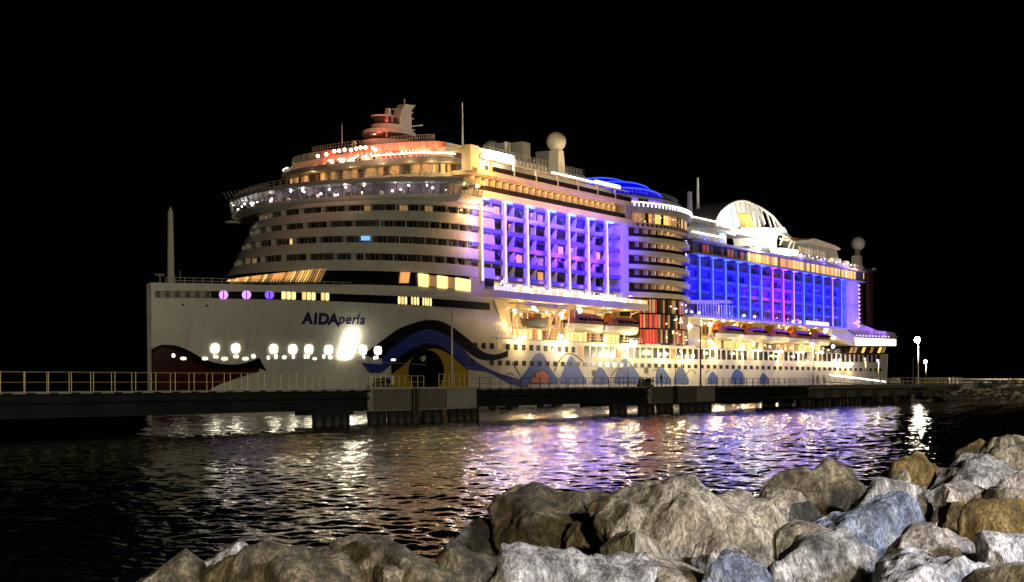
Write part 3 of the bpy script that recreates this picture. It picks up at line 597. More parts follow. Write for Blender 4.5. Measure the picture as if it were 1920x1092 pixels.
# blue dome over the pool
b_ = MB(); ua, _ = S(1090, 340, 10); ub, _ = S(1243, 372, 10); uc, du = (ua + ub) / 2, (ub - ua) / 2; zc = 46.4; hz = S(1140, 333, 16)[1] - zc - .9
def domep(s_, t, e=0): return (uc + du * s_, 18 - (16 + e) * math.cos(t) * math.sqrt(max(0, 1 - s_ * s_)), zc + (hz + e) * math.sin(t) * math.sqrt(max(0, 1 - s_ * s_ * .96)))
b_.grid([[domep(-1 + 2 * i / 30, math.pi * j / 14) for j in range(15)] for i in range(31)]); dome = prt(b_, "pool_dome", ship, "l_dome", True)
for t in (.28, .5, .75, 1.0):
    b_ = MB(); b_.path([domep(-.97 + 1.94 * i / 24, t * math.pi / 2, .15) for i in range(25)], .16, None, 5); prt(b_, "dome_rib", dome, "l_domerib")

# ------------------------------------------------------------------ rounded middle section
def arc(s_=4.0, off=0, N=24, u0=120.4, u1=152, back=14):
    L = (u1 - u0) / 2; Rr = (L * L + s_ * s_) / (2 * s_); a0 = math.asin(L / Rr); P = []
    for i in range(N + 1):
        a = -a0 + 2 * a0 * i / N; P.append(((u0 + u1) / 2 + (Rr + off) * math.sin(a), (Rr - s_) - (Rr + off) * math.cos(a)))
    return [(P[0][0], back)] + P + [(P[-1][0], back)]
b_ = MB(); P = arc(4, -3.2); b_.loft([(u, w, 23) for u, w in P], [(u, w, 39.7) for u, w in P]); rnd = prt(b_, "rounded_section", ship, "brown")
for r in range(5):
    zf = 24.5 + 3.08 * r; P0, P1 = arc(4, -.05), arc(4, .02)
    poly("deck_band", rnd, P0, zf - .95, P1, zf, "cream")
    A = arc(4, -.1); B = arc(4, -.2); b_ = MB(); b_.grid([[(u, w, zf) for u, w in A[1:-1]], [(u, w, zf + .75) for u, w in A[1:-1]]]); b_.grid([[(u, w, zf + .75) for u, w in A[1:-1]], [(u, w, zf + .75) for u, w in B[1:-1]]]); prt(b_, "glass_rail", rnd, "railglass")
    for i in range(11):
        k = 2 + i * 2.2; f = k - int(k); j = int(k)
        if j + 1 >= len(A) - 1: continue
        In, Out = arc(4, -3.3), arc(4, -1.85); a = Vector(In[j]).lerp(Vector(In[j + 1]), f); o = Vector(Out[j]).lerp(Vector(Out[j + 1]), f); e = Vector((o.y - a.y, a.x - o.x)).normalized() * .07
        poly("balcony_divider", rnd, [tuple(a - e), tuple(a + e), tuple(o + e), tuple(o - e)], zf, [tuple(a - e), tuple(a + e), tuple(o + e), tuple(o - e)], zf + 2.15, "cream")
        a2 = Vector(In[j]).lerp(Vector(In[j + 1]), f); nx = Vector(In[min(j + 2, 24)]); d = (nx - a2).normalized()
        q = [tuple(a2 + d * .4), tuple(a2 + d * 1.9), tuple(a2 + d * 1.9 + Vector((0, -.12))), tuple(a2 + d * .4 + Vector((0, -.12)))]
        poly("balcony_door", rnd, q, zf + .05, q, zf + 2.0, R_.choice(["glass", "brown", "glass2", "glass2", "l_windim"]))
    lamp('AREA', 135, -2.3, zf + 2.05, 190, (1, .6, .3), ship, shape='RECTANGLE', size=24, size_y=.3)
P = arc(4, -.1); poly("deck_band", rnd, P, 39.0, P, 40.0, "cream")
Am = arc(4, -.08, N=44)
for i in range(1, 43): 
    if i % 2 == 0: continue
    (a, b), (c, d) = Am[i + 1], Am[i + 2]; poly("small_window", rnd, [(a, b), (c, d), (c, d - .06), (a, b - .06)], 39.2, [(a, b), (c, d), (c, d - .06), (a, b - .06)], 39.8, "brown")
P = arc(4, -.8); rest = poly("restaurant_deck", ship, P, 40.0, P, 42.3, "glass2")
Ar = arc(4, -.7, N=30)
for i in range(1, 30):
    (a, b), (c, d) = Ar[i], Ar[i + 1]; q = [(a, b), (a + (c - a) * .85, b + (d - b) * .85), (a + (c - a) * .85, b + (d - b) * .85 - .06), (a, b - .06)]
    poly("restaurant_window", rest, q, 40.1, q, 42.2, R_.choice(["brown", "l_windim", "l_orange", "l_win", "brown", "glass2", "l_amber"]))
poly("deck_band", rest, arc(4, .1), 42.3, arc(4, .5), 43.5, "greypaint")
Ar = arc(4, .4, N=26)
for i in range(1, 26):
    (a, b), (c, d) = Ar[i], Ar[i + 1]
    b_ = MB(); b_.bar((a, b, 44.45), (c, d, 44.45), .16, None, 4); prt(b_, "lit_rail", rest, "l_railcool"); 
    if i % 1 == 0: q = [(a, b), (a + .5, b), (a + .5, b - .06), (a, b - .06)]; poly("rail_post", rest, q, 43.5, q, 44.4, "l_railcool")
P = arc(3.2, -3, back=16); poly("upper_lounge", rest, P, 43.5, P, 46.2, "greypaint"); Pq = arc(3.2, -2.9, N=16)
for i in range(1, 9):
    (a, b), (c, d) = Pq[i], Pq[i + 1]; q = [(a + .2, b), (c - .2, d), (c - .2, d - .08), (a + .2, b - .08)]; poly("lounge_window", rest, q, 44.6, q, 45.9, "l_violet" if i not in (4, 5) else "glass2")
poly("upper_roof", rest, arc(3.4, -1.6, back=18), 46.2, arc(3.2, -2.6, back=18), 46.7, "greypaint")
# glass atrium below it
P = arc(4, -1.4, u0=127, u1=151.5); atr = poly("atrium", ship, P, 12.9, P, 23.5, "black")
for lv in range(3):
    z0 = 13.3 + 3.42 * lv; Aa = arc(4, -1.3, N=30, u0=127, u1=151.5)
    for i in range(1, 30):
        (a, b), (c, d) = Aa[i], Aa[i + 1]; t = i / 30; f = .55 + .3 * R_.random()
        mm = R_.choice(["l_red", "l_red", "l_amber", "l_reddim", "l_reddim"]) if t < .22 else R_.choice(["brown", "l_windim", "l_amber", "brown", "l_reddim", "glass2"])
        q = [(a, b), (a + (c - a) * f, b + (d - b) * f), (a + (c - a) * f, b + (d - b) * f - .08), (a, b - .08)]
        poly("atrium_window", atr, q, z0, q, z0 + 3.05, mm)
    poly("atrium_ledge", atr, arc(4, -.9, u0=127, u1=151.5), z0 + 3.1, arc(4, -.9, u0=127, u1=151.5), z0 + 3.36, "black")
    for i in range(7):
        t = R_.uniform(.3, .95); j = int(t * 29) + 1; p = Aa[j]; s_ = .16; b_ = MB(); b_.rev([(0, -s_), (s_, 0), (0, s_)], (p[0], p[1] - .25, z0 + R_.uniform(.6, 2.8)), 6); prt(b_, "atrium_lamp", atr, "l_warm")
box("atrium_base", ship, 128, 152, -1.5, 4, 12.82, 13.1, "white")

# ------------------------------------------------------------------ aft balcony block
pilA = [157.9 + 7.72 * i for i in range(14)]
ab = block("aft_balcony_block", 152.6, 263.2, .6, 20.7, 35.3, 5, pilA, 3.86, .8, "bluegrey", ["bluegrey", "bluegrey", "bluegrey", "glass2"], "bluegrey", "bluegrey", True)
for i, u in enumerate(pilA):
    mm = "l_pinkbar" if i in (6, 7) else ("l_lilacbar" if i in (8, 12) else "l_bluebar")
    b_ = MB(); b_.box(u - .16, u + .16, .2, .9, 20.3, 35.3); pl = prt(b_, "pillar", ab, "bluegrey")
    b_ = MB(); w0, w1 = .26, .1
    b_.loft([(u - w0, .06, 20.6), (u + w0, .06, 20.6), (u + w0, .16, 20.6), (u - w0, .16, 20.6)], [(u - w1, .06, 34.9), (u + w1, .06, 34.9), (u + w1, .16, 34.9), (u - w1, .16, 34.9)]); prt(b_, "pillar_glow", pl, mm)  # added glowing face stands in for light falling on the pillar
    box("soffit_lamp", ab, u - 1.5, u + 1.5, -.5, .1, 34.98, 35.12, mm)
    c = (.45, .03, 1) if i in (6, 7) else (.01, .02, 1)
    wash(u + .6, -1.0, 33.6, 130, c, .6, -.9); wash(u + 3.8, -4.2, 28, 3400, (.1, .0, 1) if i in (6, 7) else (.0, .0, 1), 2.5); wash(u, -1.0, 21.6, 180, (.5, .03, 1) if i in (6, 7, 8) else (.01, .02, 1), .6, .8)
wash(154.5, -3, 32, 450, (0, 0, 1)); wash(154.5, -3, 25, 450, (0, 0, 1))
box("end_panel", ab, 263.2, 272.4, .3, 6, 20.5, 35.3, "white"); wash(268, -5, 32, 330, (.25, .1, 1)); wash(268, -5, 24, 330, (.2, .08, 1))
box("stern_column", ab, 272.4, 274.8, .4, 6, 20.5, 35.3, "white"); lamp('POINT', 274, -1.5, 34, 120, (.1, .08, 1), ship, .2)
for i in range(11): box("string_lamp", ab, 274.5, 274.9, .1, .35, 21.5 + 1.25 * i, 22.0 + 1.25 * i, "l_pinkwin")
box("funnel_stack", ship, 276, 283, 2, 22, 20.5, 36.5, "brown")
b_ = MB(); b_.box(152.4, 276, -.6, 24, 35.35, 38.3); gal = prt(b_, "window_gallery", ship, "darkgrey")
box("gallery_ledge", gal, 152.4, 276.5, -1.2, 0, 35.2, 35.5, "greypaint"); box("gallery_ledge", gal, 152.4, 277, -1.2, 0, 38.3, 38.9, "greypaint")
u = 184.6
while u < 268:
    w_ = .8; seg = (184.6 < u < 206) or (207 < u < 229) or (230 < u < 254.5) or (256 < u < 268)
    if seg: box("gallery_window", gal, u, u + w_, -.72, -.58, 35.75, 38.05, R_.choice(["l_win", "l_orange", "l_win", "l_winhot" if u > 256 else "l_orange", "l_windim"]))
    u += 1.05
for i in range(14): u = 156 + 2.1 * i; box("gallery_window", gal, u, u + 1.4, -.7, -.58, 36, 37.9, R_.choice(["brown", "glass2", "l_reddim", "brown"]))
for u in (160, 172, 184): lamp('POINT', u, -1.2, 39.6, 240, (.1, .12, 1), ship, .2)
for u in (205, 222, 240, 258): lamp('POINT', u, -1.6, 39.4, 380, (.2, .1, 1), ship, .2)
b_ = MB(); b_.box(270, 276.5, 0, 10, 38.9, 40); prt(b_, "stern_house", ship, "greypaint")
slabpx("stern_crane", [(1612, 503), (1642, 506), (1642, 509), (1612, 514)], .6, "darkgrey", ship, 6); box("crane_lamp", ship, *(lambda u: (u - .5, u + .5))(S(1639, 504, 5)[0]), 4.5, 5.5, S(1639, 506, 5)[1], S(1639, 503, 5)[1], "galv")
slabpx("stern_mast", [(1626, 512), (1634, 512), (1634, 612), (1628, 612)], .6, "brown", ship, 6)
box("lit_room", ship, 276.6, 280, .5, 6, 36.6, 38.4, "l_win")
# upper decks aft of the rounded section
b_ = MB(); b_.box(152.4, 176, 1.0, 20, 38.9, 41.8); ad = prt(b_, "aft_lido_house", ship, "greypaint"); b_.__init__()
for i in range(16): u = 153 + 1.15 * i; box("rail_lamp", ad, u, u + .8, -.4, -.1, 40.4, 40.75, "l_rail"); box("rail_post", ad, u, u + .2, -.3, -.1, 38.9, 40.4, "cream")
box("lido_roof", ad, 152.4, 180, 0.2, 20, 41.8, 42.7, "greypaint")
for i in range(17): u = 153 + 1.1 * i; box("rail_lamp", ad, u, u + .8, .3, .6, 44.2, 44.5, "l_rail"); box("rail_post", ad, u, u + .2, .4, .6, 42.7, 44.2, "cream")
box("lido_fascia", ad, 152.4, 196, 1, 8, 42.65, 43.0, "greypaint")
u, z = S(1353, 440, 1); b_ = MB(); b_.box(u - 1.5, u + 1.5, .6, 2.2, z - 1, z + 1.1); prt(b_, "screen", ship, "l_teal")
# theatre shell: white bow-shaped wall with its ribbed roof
def arcpx(Q, w): return [(S(x, y, w)[0], w, S(x, y, w)[1]) for x, y in Q]
ring = cr([(1338, 425), (1345, 405), (1358, 390), (1374, 380), (1390, 377), (1405, 381), (1418, 393), (1426, 408), (1432, 430)], 5)
A = arcpx(ring + [(1425, 462), (1392, 462), (1380, 440), (1366, 428), (1350, 424)], 7); B = [(a + 3, b + 3, c) for a, b, c in A]
b_ = MB(); b_.loft(A, B); th = prt(b_, "theatre_shell", ship, "white")
b_ = MB(); r0 = arcpx(ring, 7.0); b_.path([(a, b - .25, c) for a, b, c in r0], .32, None, 6); prt(b_, "shell_rim", th, "white")
b_ = MB(); rr = [(x_, y_) for x_, y_ in ring if x_ <= 1405]; b_.grid([[(a + s_ * (0), b, c) for a, b, c in arcpx(rr, 7)], [(a - 1.5, 30, c - .6) for a, b, c in arcpx(rr, 7)]]); prt(b_, "shell_roof", th, "greypaint")
slabpx("roof_house", [(1300, 407), (1345, 405), (1362, 390), (1330, 387), (1312, 392)], 8, "greypaint", th, 22)
for Q, mm in (([(1372, 398), (1375, 398), (1380, 424), (1377, 424)], "l_teal"), ([(1382, 400), (1388, 400), (1398, 424), (1393, 424)], "l_or2"), ([(1391, 402), (1402, 403), (1408, 426), (1399, 425)], "l_yel"), ([(1404, 403), (1407, 404), (1413, 427), (1411, 427)], "l_win"), ([(1374, 402), (1380, 402), (1386, 424), (1381, 424)], "l_cool")):
    slabpx("banner", Q, .12, mm, th, 6.6)
for k in range(9):
    x = 1352 + 9 * k; yt = interp(ring, x); b_ = MB(); b_.bar((S(x, yt + 2, 6.8)[0], 6.9, S(x, yt + 2, 6.8)[1]), (S(x + 9, 428, 6.8)[0], 6.9, S(x + 9, 428 + k, 6.8)[1]), .13, None, 5); prt(b_, "shell_rib", th, "greypaint")
wash(S(1450, 425, 8)[0], 0, S(1450, 425, 8)[1], 1600, COOL); wash(S(1330, 415, 8)[0], -1, S(1330, 412, 8)[1], 500, COOL)
tr_ = cr([(1404, 381), (1425, 390), (1447, 405), (1463, 424), (1478, 443), (1490, 452)], 6); tb = arcpx(tr_, 9)
b_ = MB(); b_.path(tb, .42, None, 6); truss = prt(b_, "roof_truss", th, "white")
b_ = MB(); b_.path([(a, b + 16, c) for a, b, c in tb], .42, None, 6); prt(b_, "truss_chord", truss, "white")
for i in range(3, len(tr_) - 3, 3):
    x, y = tr_[i]; b_ = MB(); b_.bar(*arcpx([(x, y), (x + 9, min(448, y + 34 - i * .6))], 9), .3, None, 5); prt(b_, "truss_rib", truss, "white")
slabpx("stage_house", [(1386, 430), (1455, 428), (1460, 436), (1440, 440), (1441, 468), (1394, 462)], 2.5, "white", th, 5); 
slabpx("stage_light", [(1393, 428), (1440, 428), (1440, 436), (1396, 436)], .3, "l_flood", th, 2.2)
wash(S(1410, 446, 0)[0], -4, S(1410, 446, 0)[1], 3200, COOL); wash(S(1375, 430, 2)[0], -2, S(1375, 428, 2)[1], 1300, (1, .96, .8)); wash(S(1450, 440, 2)[0], -3, S(1450, 440, 2)[1], 900, COOL)
fr = MB()
for a, b in (((1442, 440), (1462, 440)), ((1450, 462), (1458, 442)), ((1462, 438), (1490, 456)), ((1462, 448), (1478, 452)), ((1476, 470), (1484, 452)), ((1484, 474), (1490, 454)), ((1448, 462), (1448, 470)), ((1470, 442), (1462, 460))): fr.bar(*arcpx([a, b], 5), .28, "cream", 5)
prt(fr, "stage_frame", th, "cream")
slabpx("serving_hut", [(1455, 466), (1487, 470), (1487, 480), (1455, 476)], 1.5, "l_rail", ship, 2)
# funnel house
fh = slabpx("funnel_house", [(1492, 458), (1545, 470), (1551, 492), (1490, 478)], 4, "greypaint", ship, 8)
slabpx("funnel_cap", [(1488, 452), (1500, 449), (1538, 462), (1550, 468), (1548, 471), (1490, 458)], 4.6, "cream", fh, 8); slabpx("funnel_pipe", [(1487, 447), (1502, 447), (1503, 451), (1488, 451)], 1.2, "orange", fh, 8)
for i in range(9): x = 1497 + 5.6 * i; slabpx("funnel_louvre", [(x, 462 + i * 1.1), (x + 4, 463 + i * 1.1), (x + 5, 475 + i * 1.3), (x + 1, 474 + i * 1.3)], .1, R_.choice(["l_windim", "cream", "cream"]), fh, 3.6)
for x, y0, y1, ww in ((1500, 478, 486, 8), (1519, 483, 490, 10), (1534, 487, 494, 10), (1556, 484, 500, 8), (1569, 485, 500, 11), (1586, 490, 503, 9), (1575, 494, 505, 22)):
    u, zt = S(x, y0, 1.5); zb_ = S(x, y1, 1.5)[1]; box("deck_locker", ship, u - ww * .2, u + ww * .2, 1, 2.6, zb_, zt, R_.choice(["white", "cream"]))
for u in (228, 240, 252, 264): lamp('POINT', u, -1, 42, 260, (1, .86, .5), ship, .25)

# ------------------------------------------------------------------ promenade and boat recesses
b_ = MB(); b_.box(62, 128, -1.0, 10, 20.5, 21.9); b_.box(57.5, 62.2, .1, 8, 20.5, 24); pr = prt(b_, "promenade_deck", ship, "cream")
box("promenade_wall", pr, 62, 128, 2.4, 2.7, 21.9, 24, "cream")
u = 63.
while u < 127:
    box("promenade_window", pr, u, u + 1.1, 2.28, 2.4, 22.1, 23.6, R_.choice(["l_win", "l_pinkwin", "l_winhot", "brown", "cream", "l_pinkwin"])); u += 1.6
u = 64.
while u < 127.6:
    box("lit_panel", pr, u, u + 1.15, -.95, -.85, 21.95, 22.75, R_.choice(["l_rail", "l_railcool", "l_pinkwin", "l_pinkwin", "l_win"]) if u > 71 else "l_lilac"); box("rail_post", pr, u + 1.2, u + 1.3, -.95, -.85, 21.9, 23.0, "cream"); u += 1.45
for u in (68, 82, 96, 110, 122): lamp('POINT', u, .4, 23.4, 110, (1, .7, .75), ship, .15)
def recess(nm, u0, u1):
    b = MB(); b.box(u0, u1, 6.2, 7, 12.7, 20.45); r = prt(b, nm, ship, "cream"); box("recess_floor", r, u0, u1, -.1, 6.2, 12.7, 12.95, "greypaint")
    n = int((u1 - u0) / 1.9)
    for k in range(n):
        u = u0 + .4 + k * 1.9
        box("recess_window", r, u, u + 1.2, 6.05, 6.2, 13.2, 15.2, R_.choice(["l_win", "l_winhot", "brown", "l_windim", "l_win"])); box("recess_window", r, u, u + 1.2, 6.05, 6.2, 16.6, 18.7, R_.choice(["l_orange", "l_win", "brown", "l_windim", "brown"]))
    box("recess_gallery", r, u0, u1, 4.6, 6.05, 15.7, 15.95, "cream"); box("recess_gallery", r, u0, u1, 4.4, 6.05, 19.2, 19.4, "cream")
    return r
rf_ = recess("forward_boat_recess", 66.5, 128); ra_ = recess("aft_boat_recess", 153, 257)
b_ = MB(); b_.box(153, 160, 1, 6.2, 12.95, 20.4); prt(b_, "recess_pier", ra_, "cream")
b_ = MB(); b_.loft([(66, .4, 20.4), (74, 2.2, 20.4), (74, 6, 20.4), (66, 6, 20.4)], [(70, .4, 13), (74, 1.2, 13), (74, 6, 13), (70, 6, 13)]); prt(b_, "recess_cheek", rf_, "cream")
for u in (72, 78, 86, 94, 103, 113, 123): lamp('POINT', u, 2.2, 19.6, 300, (1, .47, .1), ship, .2); lamp('POINT', u + 2, 2.4, 14.4, 210, (1, .48, .11), ship, .2)
for u in (158, 168, 180, 192, 204, 216, 228, 240, 251): lamp('POINT', u, 1.6, 19.8, 320, (1, .46, .1), ship, .2); lamp('POINT', u + 3, 2.2, 14.4, 230, (1, .47, .11), ship, .2)
for x, y, s_ in ((951, 619, .9), (1086, 583, .6), (1144, 591, .6), (1000, 578, .4), (1052, 590, .4)): u, z = S(x, y, 2); bulb(u, 2, z, s_, par=rf_)
for x, y in ((1331, 608), (1331, 640), (1356, 605), (1294, 612), (1444, 618), (1486, 624), (1548, 620), (1562, 634), (1562, 650)): u, z = S(x, y, .5); bulb(u, .5, z, .5, par=ra_)
# floodlamps along the hull
for k, (x, y) in enumerate(((983, 633), (1053, 632), (1062, 640), (1136, 636), (1183, 640), (1192, 642), (1249, 664), (1299, 668), (1343, 653), (1393, 654), (1425, 657), (1465, 659), (1505, 661), (1541, 661), (1575, 676), (1597, 683))):
    u, z = S(x, y, -.9); bulb(u, -.9, z, .38, "l_flood", hull, "flood_lamp"); b_ = MB(); b_.bar((u, 0.1, z + .3), (u, -.9, z + .3), .06); prt(b_, "lamp_arm", hull, "galv")
    lamp('POINT', u, -1.9, z - 1.2, 640 if k < 6 else 470, (1, .7, .28), ship, .2)
# davits
def davits(us_, root, w=-.9):
    for u in us_:
        b = MB(); b.path([(u, 3.5, 13), (u, 2.6, 17), (u, 1.2, 19.6), (u, -.7, 20.2)], .2, None, 5); prt(b, "davit", root, "cream")
davits((77, 91, 94.5, 108.5, 111.5, 124), rf_); davits((168.5, 183, 186, 199, 201.5, 214.5, 217, 230, 233, 246), ra_)
for x in (970, 1064, 1074): 
    u, z = S(x, 600, -.4); b_ = MB(); b_.bar((u, -.4, 12.9), (u + (.0 if x < 1060 else 1.0), -.4, 20.4), .18, None, 6); prt(b_, "recess_column", rf_, "cream")
b_ = MB(); b_.bar((75, -.9, 19.6), (92, -.9, 19.4), .16); b_.bar((75, -.9, 20.1), (92, -.9, 20.0), .12); b_.bar((80, -.9, 19.6), (82, -.9, 20.1), .1); b_.bar((86, -.9, 19.5), (88, -.9, 20.0), .1); prt(b_, "boat_crane_beam", rf_, "greypaint")
# stern terrace
b_ = MB(); A = arcpx([(1560, 612), (1578, 612), (1606, 632), (1681, 634), (1681, 650), (1600, 649), (1560, 628)], -.6); b_.loft(A, [(a, 24, c) for a, _, c in A]); stn = prt(b_, "stern_terrace", ship, "white")
A = arcpx([(1603, 634), (1680, 637), (1680, 648), (1606, 648)], -.75); b_ = MB(); b_.loft(A, [(a, b + .12, c) for a, b, c in A]); prt(b_, "lit_fascia", stn, "l_rail")
A = arcpx([(1600, 650), (1666, 652), (1658, 664), (1588, 663)], -.2); b_ = MB(); b_.loft(A, [(a, 24, c) for a, _, c in A]); sw = prt(b_, "terrace_windows", stn, "black")
for i in range(9):
    x = 1596 + 7.6 * i; A = arcpx([(x, 651.5), (x + 5, 651.5), (x + 1, 662), (x - 4, 662)], -.26); b_ = MB(); b_.loft(A, [(a, b + .05, c) for a, b, c in A]); prt(b_, "terrace_window", sw, "l_windim" if i in (0, 1, 5, 8) else ("l_win" if i in (3, 7) else "brown"))
slabpx("terrace_deck", [(1590, 600), (1640, 620), (1672, 624), (1680, 634), (1606, 632), (1580, 612)], .8, "white", stn, 2)
for i in range(12): x = 1600 + 6 * i; u, z = S(x, 629 + i * .25, .5); bulb(u, .5, z, .25, "l_pinkwin", stn, "terrace_lamp")
for x, y in ((1610, 612), (1640, 622), (1665, 628)): u, z = S(x, y, 0); lamp('POINT', u, -.5, z + 1, 300, (.3, .1, 1), ship, .2)
for x, y in ((1500, 604), (1395, 592), (1415, 594), (1487, 603)): u, z = S(x, y, -1); bulb(u, -1, z, .35, "l_cool", ab)
box("promenade_ledge", ra_, 152, 262, -1.0, 8, 20.0, 20.55, "cream")
for i in range(36): u = 226 + .62 * i; box("lit_panel", ra_, u, u + .36, -.95, -.85, 20.6, 21.7, "l_pinkwin") if i < 30 else None
for i in range(40): u = 164 + 1.5 * i; box("rail_post", ra_, u, u + .12, -.95, -.85, 20.55, 21.7, "white")
b_ = MB(); A = arcpx([(1296, 563), (1368, 563), (1375, 569), (1296, 569)], -1.0); b_.loft(A, [(a, 3, c) for a, _, c in A]); tr2 = prt(b_, "bar_canopy", ship, "cream")
for i in range(14): x = 1308 + 5 * i; u, z = S(x, 590, -.8); box("bar_post", tr2, u - .12, u + .12, -.9, -.7, 20.6, 23.6, "white")
lamp('POINT', 166, -.2, 22.6, 160, (.5, .2, 1), ship, .2)
for x, y in ((1297, 585), (1311, 587)): u, z = S(x, y, -1.2); bulb(u, -1.2, z, .3, "l_cool", tr2)
lamp('POINT', 151, -3.5, 22, 160, (.03, .05, 1), ship, .2)

# deck railings, liferaft canisters and small deck lamps
def deckrail(name, P, h=1.1, step=1.3, m="white", par=ship):
    b = MB(); n = 0
    for (a, c) in zip(P, P[1:]):
        a, c = Vector(a), Vector(c); L = (c - a).length; k = max(1, round(L / step)); up = Vector((0, 0, h))
        for i in range(k): p = a.lerp(c, i / k); b.bar(p, p + up, .045, m, 4)
        for f in (.45, 1): b.bar(a + up * f, c + up * f, .04, m, 4)
    return prt(b, name, par, m, kind="stuff")
deckrail("deck_railing", [(u, w, 50.15) for u, w in oval(A16 - 2.6, 15.8, n=2.1)[2:50]]); deckrail("deck_railing", [(u, w, 41.95) for u, w in bridge_out(-.7)[3:-2]], .9)
deckrail("deck_railing", [(76, 9.1, 50.6), (117, 9.1, 50.6)], 1.1, 1.2); deckrail("deck_railing", [(120, 2, 45.2), (120.5, 9, 45.4)])
deckrail("deck_railing", [(152.5, .3, 42.7), (180, .3, 42.7)], 1.2, .9); deckrail("deck_railing", [(186, -1.0, 38.9), (276, -1.0, 38.9)], 1.2, 1.0); deckrail("deck_railing", [(u, w, 46.75) for u, w in arc(3.2, -2.8)[1:-1]], 1.1, .9)
deckrail("deck_railing", [(66.5, 0, 12.95), (128, 0, 12.95)], 1.2, 1.4, "cream"); deckrail("deck_railing", [(153, 0, 12.95), (257, 0, 12.95)], 1.2, 1.4, "cream")
deckrail("deck_railing", [(u, w + .1, 20.75) for u, w in [(u_, hull_w(u_, 20.6) + .2) for u_ in (2, 8, 15, 22, 30)]], .9, 1.6)
for i in range(16): u = 98 + 1.4 * i; b_ = MB(); b_.bar((u, 6.6, 47.6), (u + 1.1, 6.6, 47.6), .35, None, 10); prt(b_, "liferaft_canister", ship, "white", True)
for i in range(26): u = 188 + 3.2 * i; bulb(u, -.6, 39.9 + .3 * (i % 2), .16, R_.choice(["l_rail", "l_white", "l_warm"]), gal)
for i in range(30): u = 68 + 1.95 * i; bulb(u, R_.uniform(.5, 4), R_.uniform(17.6, 19.2), R_.uniform(.12, .24), R_.choice(["l_warm", "l_white"]), rf_)
for i in range(46): u = 156 + 2.15 * i; bulb(u, R_.uniform(.2, 4), R_.choice([R_.uniform(18.3, 19.6), R_.uniform(13.6, 14.6)]), R_.uniform(.12, .26), R_.choice(["l_warm", "l_white"]), ra_)
for i in range(20): u = 64 + 3.1 * i; bulb(u, 1.6, 23.4, .14, "l_warm", pr)
for i in range(14): u, w = arc(4, -1.0)[3 + i % 20]; bulb(u, w - .25, R_.uniform(40.4, 41.9), .14, "l_warm", rest)

em("l_port", (1, .92, .7), 2.2)
# bow openings lit from inside, the open shell door and the knuckle line
for x, y in ((403, 654), (442, 654), (513, 655), (549, 655.5), (579, 656), (616, 656.5), (680, 656.5), (708, 657.5)): hquad("mooring_port", x - 6.6, x + 6.6, y - 7.5, y + 7.5, "l_white", .12, rnd=3.2)
for x, y, a, b in ((325, 667, 3.6, 4.5), (343.5, 672.5, 6.5, 3.5), (384, 673, 6, 3.2), (402, 669, 2, 3.6), (407, 669.5, 1.8, 3.4), (421, 673, 6.5, 3.3), (440, 669, 1.8, 3.6), (445, 669, 1.8, 3.6), (460, 673, 6.2, 3.3), (475, 668.5, 3.8, 4.2), (503, 671, 2.6, 4), (517, 669, 3, 5), (533, 670.5, 4, 3.6), (550, 669, 2.6, 4.6), (572, 669, 2.4, 4.4), (577.5, 669, 2.2, 4.4), (590, 673, 4, 2.8), (607, 669, 2.4, 4.4), (619, 670.5, 4.2, 3.6), (681, 670.5, 3.2, 3.6), (702, 671, 1.8, 4), (707, 670, 1.8, 4.4), (737, 675, 5, 2.4)):
    hquad("fairlead", x - a * .85, x + a * .85, y - b * .8, y + b * .8, "l_port", .1, rnd=2.6)
for a, b in (((558, 668.5), (605, 670.5)), ((440, 667.5), (460, 669.5))): arcline([a, ((a[0] + b[0]) / 2, (a[1] + b[1]) / 2), b], 1.5, "cream")
b_ = MB(); Q = [(648, 632), (652, 630), (667, 631), (670, 634), (663, 655), (657, 672), (646, 674), (635, 673), (636, 666)]
b_.loft([on_hull(x, y, 0) for x, y in Q], [on_hull(x, y, .5) for x, y in Q]); sd = prt(b_, "open_shell_door", hull, "l_white")  # floodlight on the door panel put in as its own glow
b_ = MB(); b_.bar(on_hull(664, 652, .6), on_hull(677, 675, .6), .12, None, 5); prt(b_, "door_strut", hull, "yellow")
arcline([(500, 676), (600, 676.5), (690, 678.5), (790, 684), (880, 690)], 1.0, "greypaint")
u, z = S(655, 650, 14); h_ = on_hull(655, 650, 2.2); lamp('POINT', h_[0], h_[1], h_[2] + 1.5, 260, (1, .93, .75), ship, .3)
u, z, = S(945, 612, 1)[0], 16; lamp('POINT', u, -1.0, 15.5, 450, (1, .6, .22), ship, .3); wash(62, -7, 15, 90, (1, .55, .2))

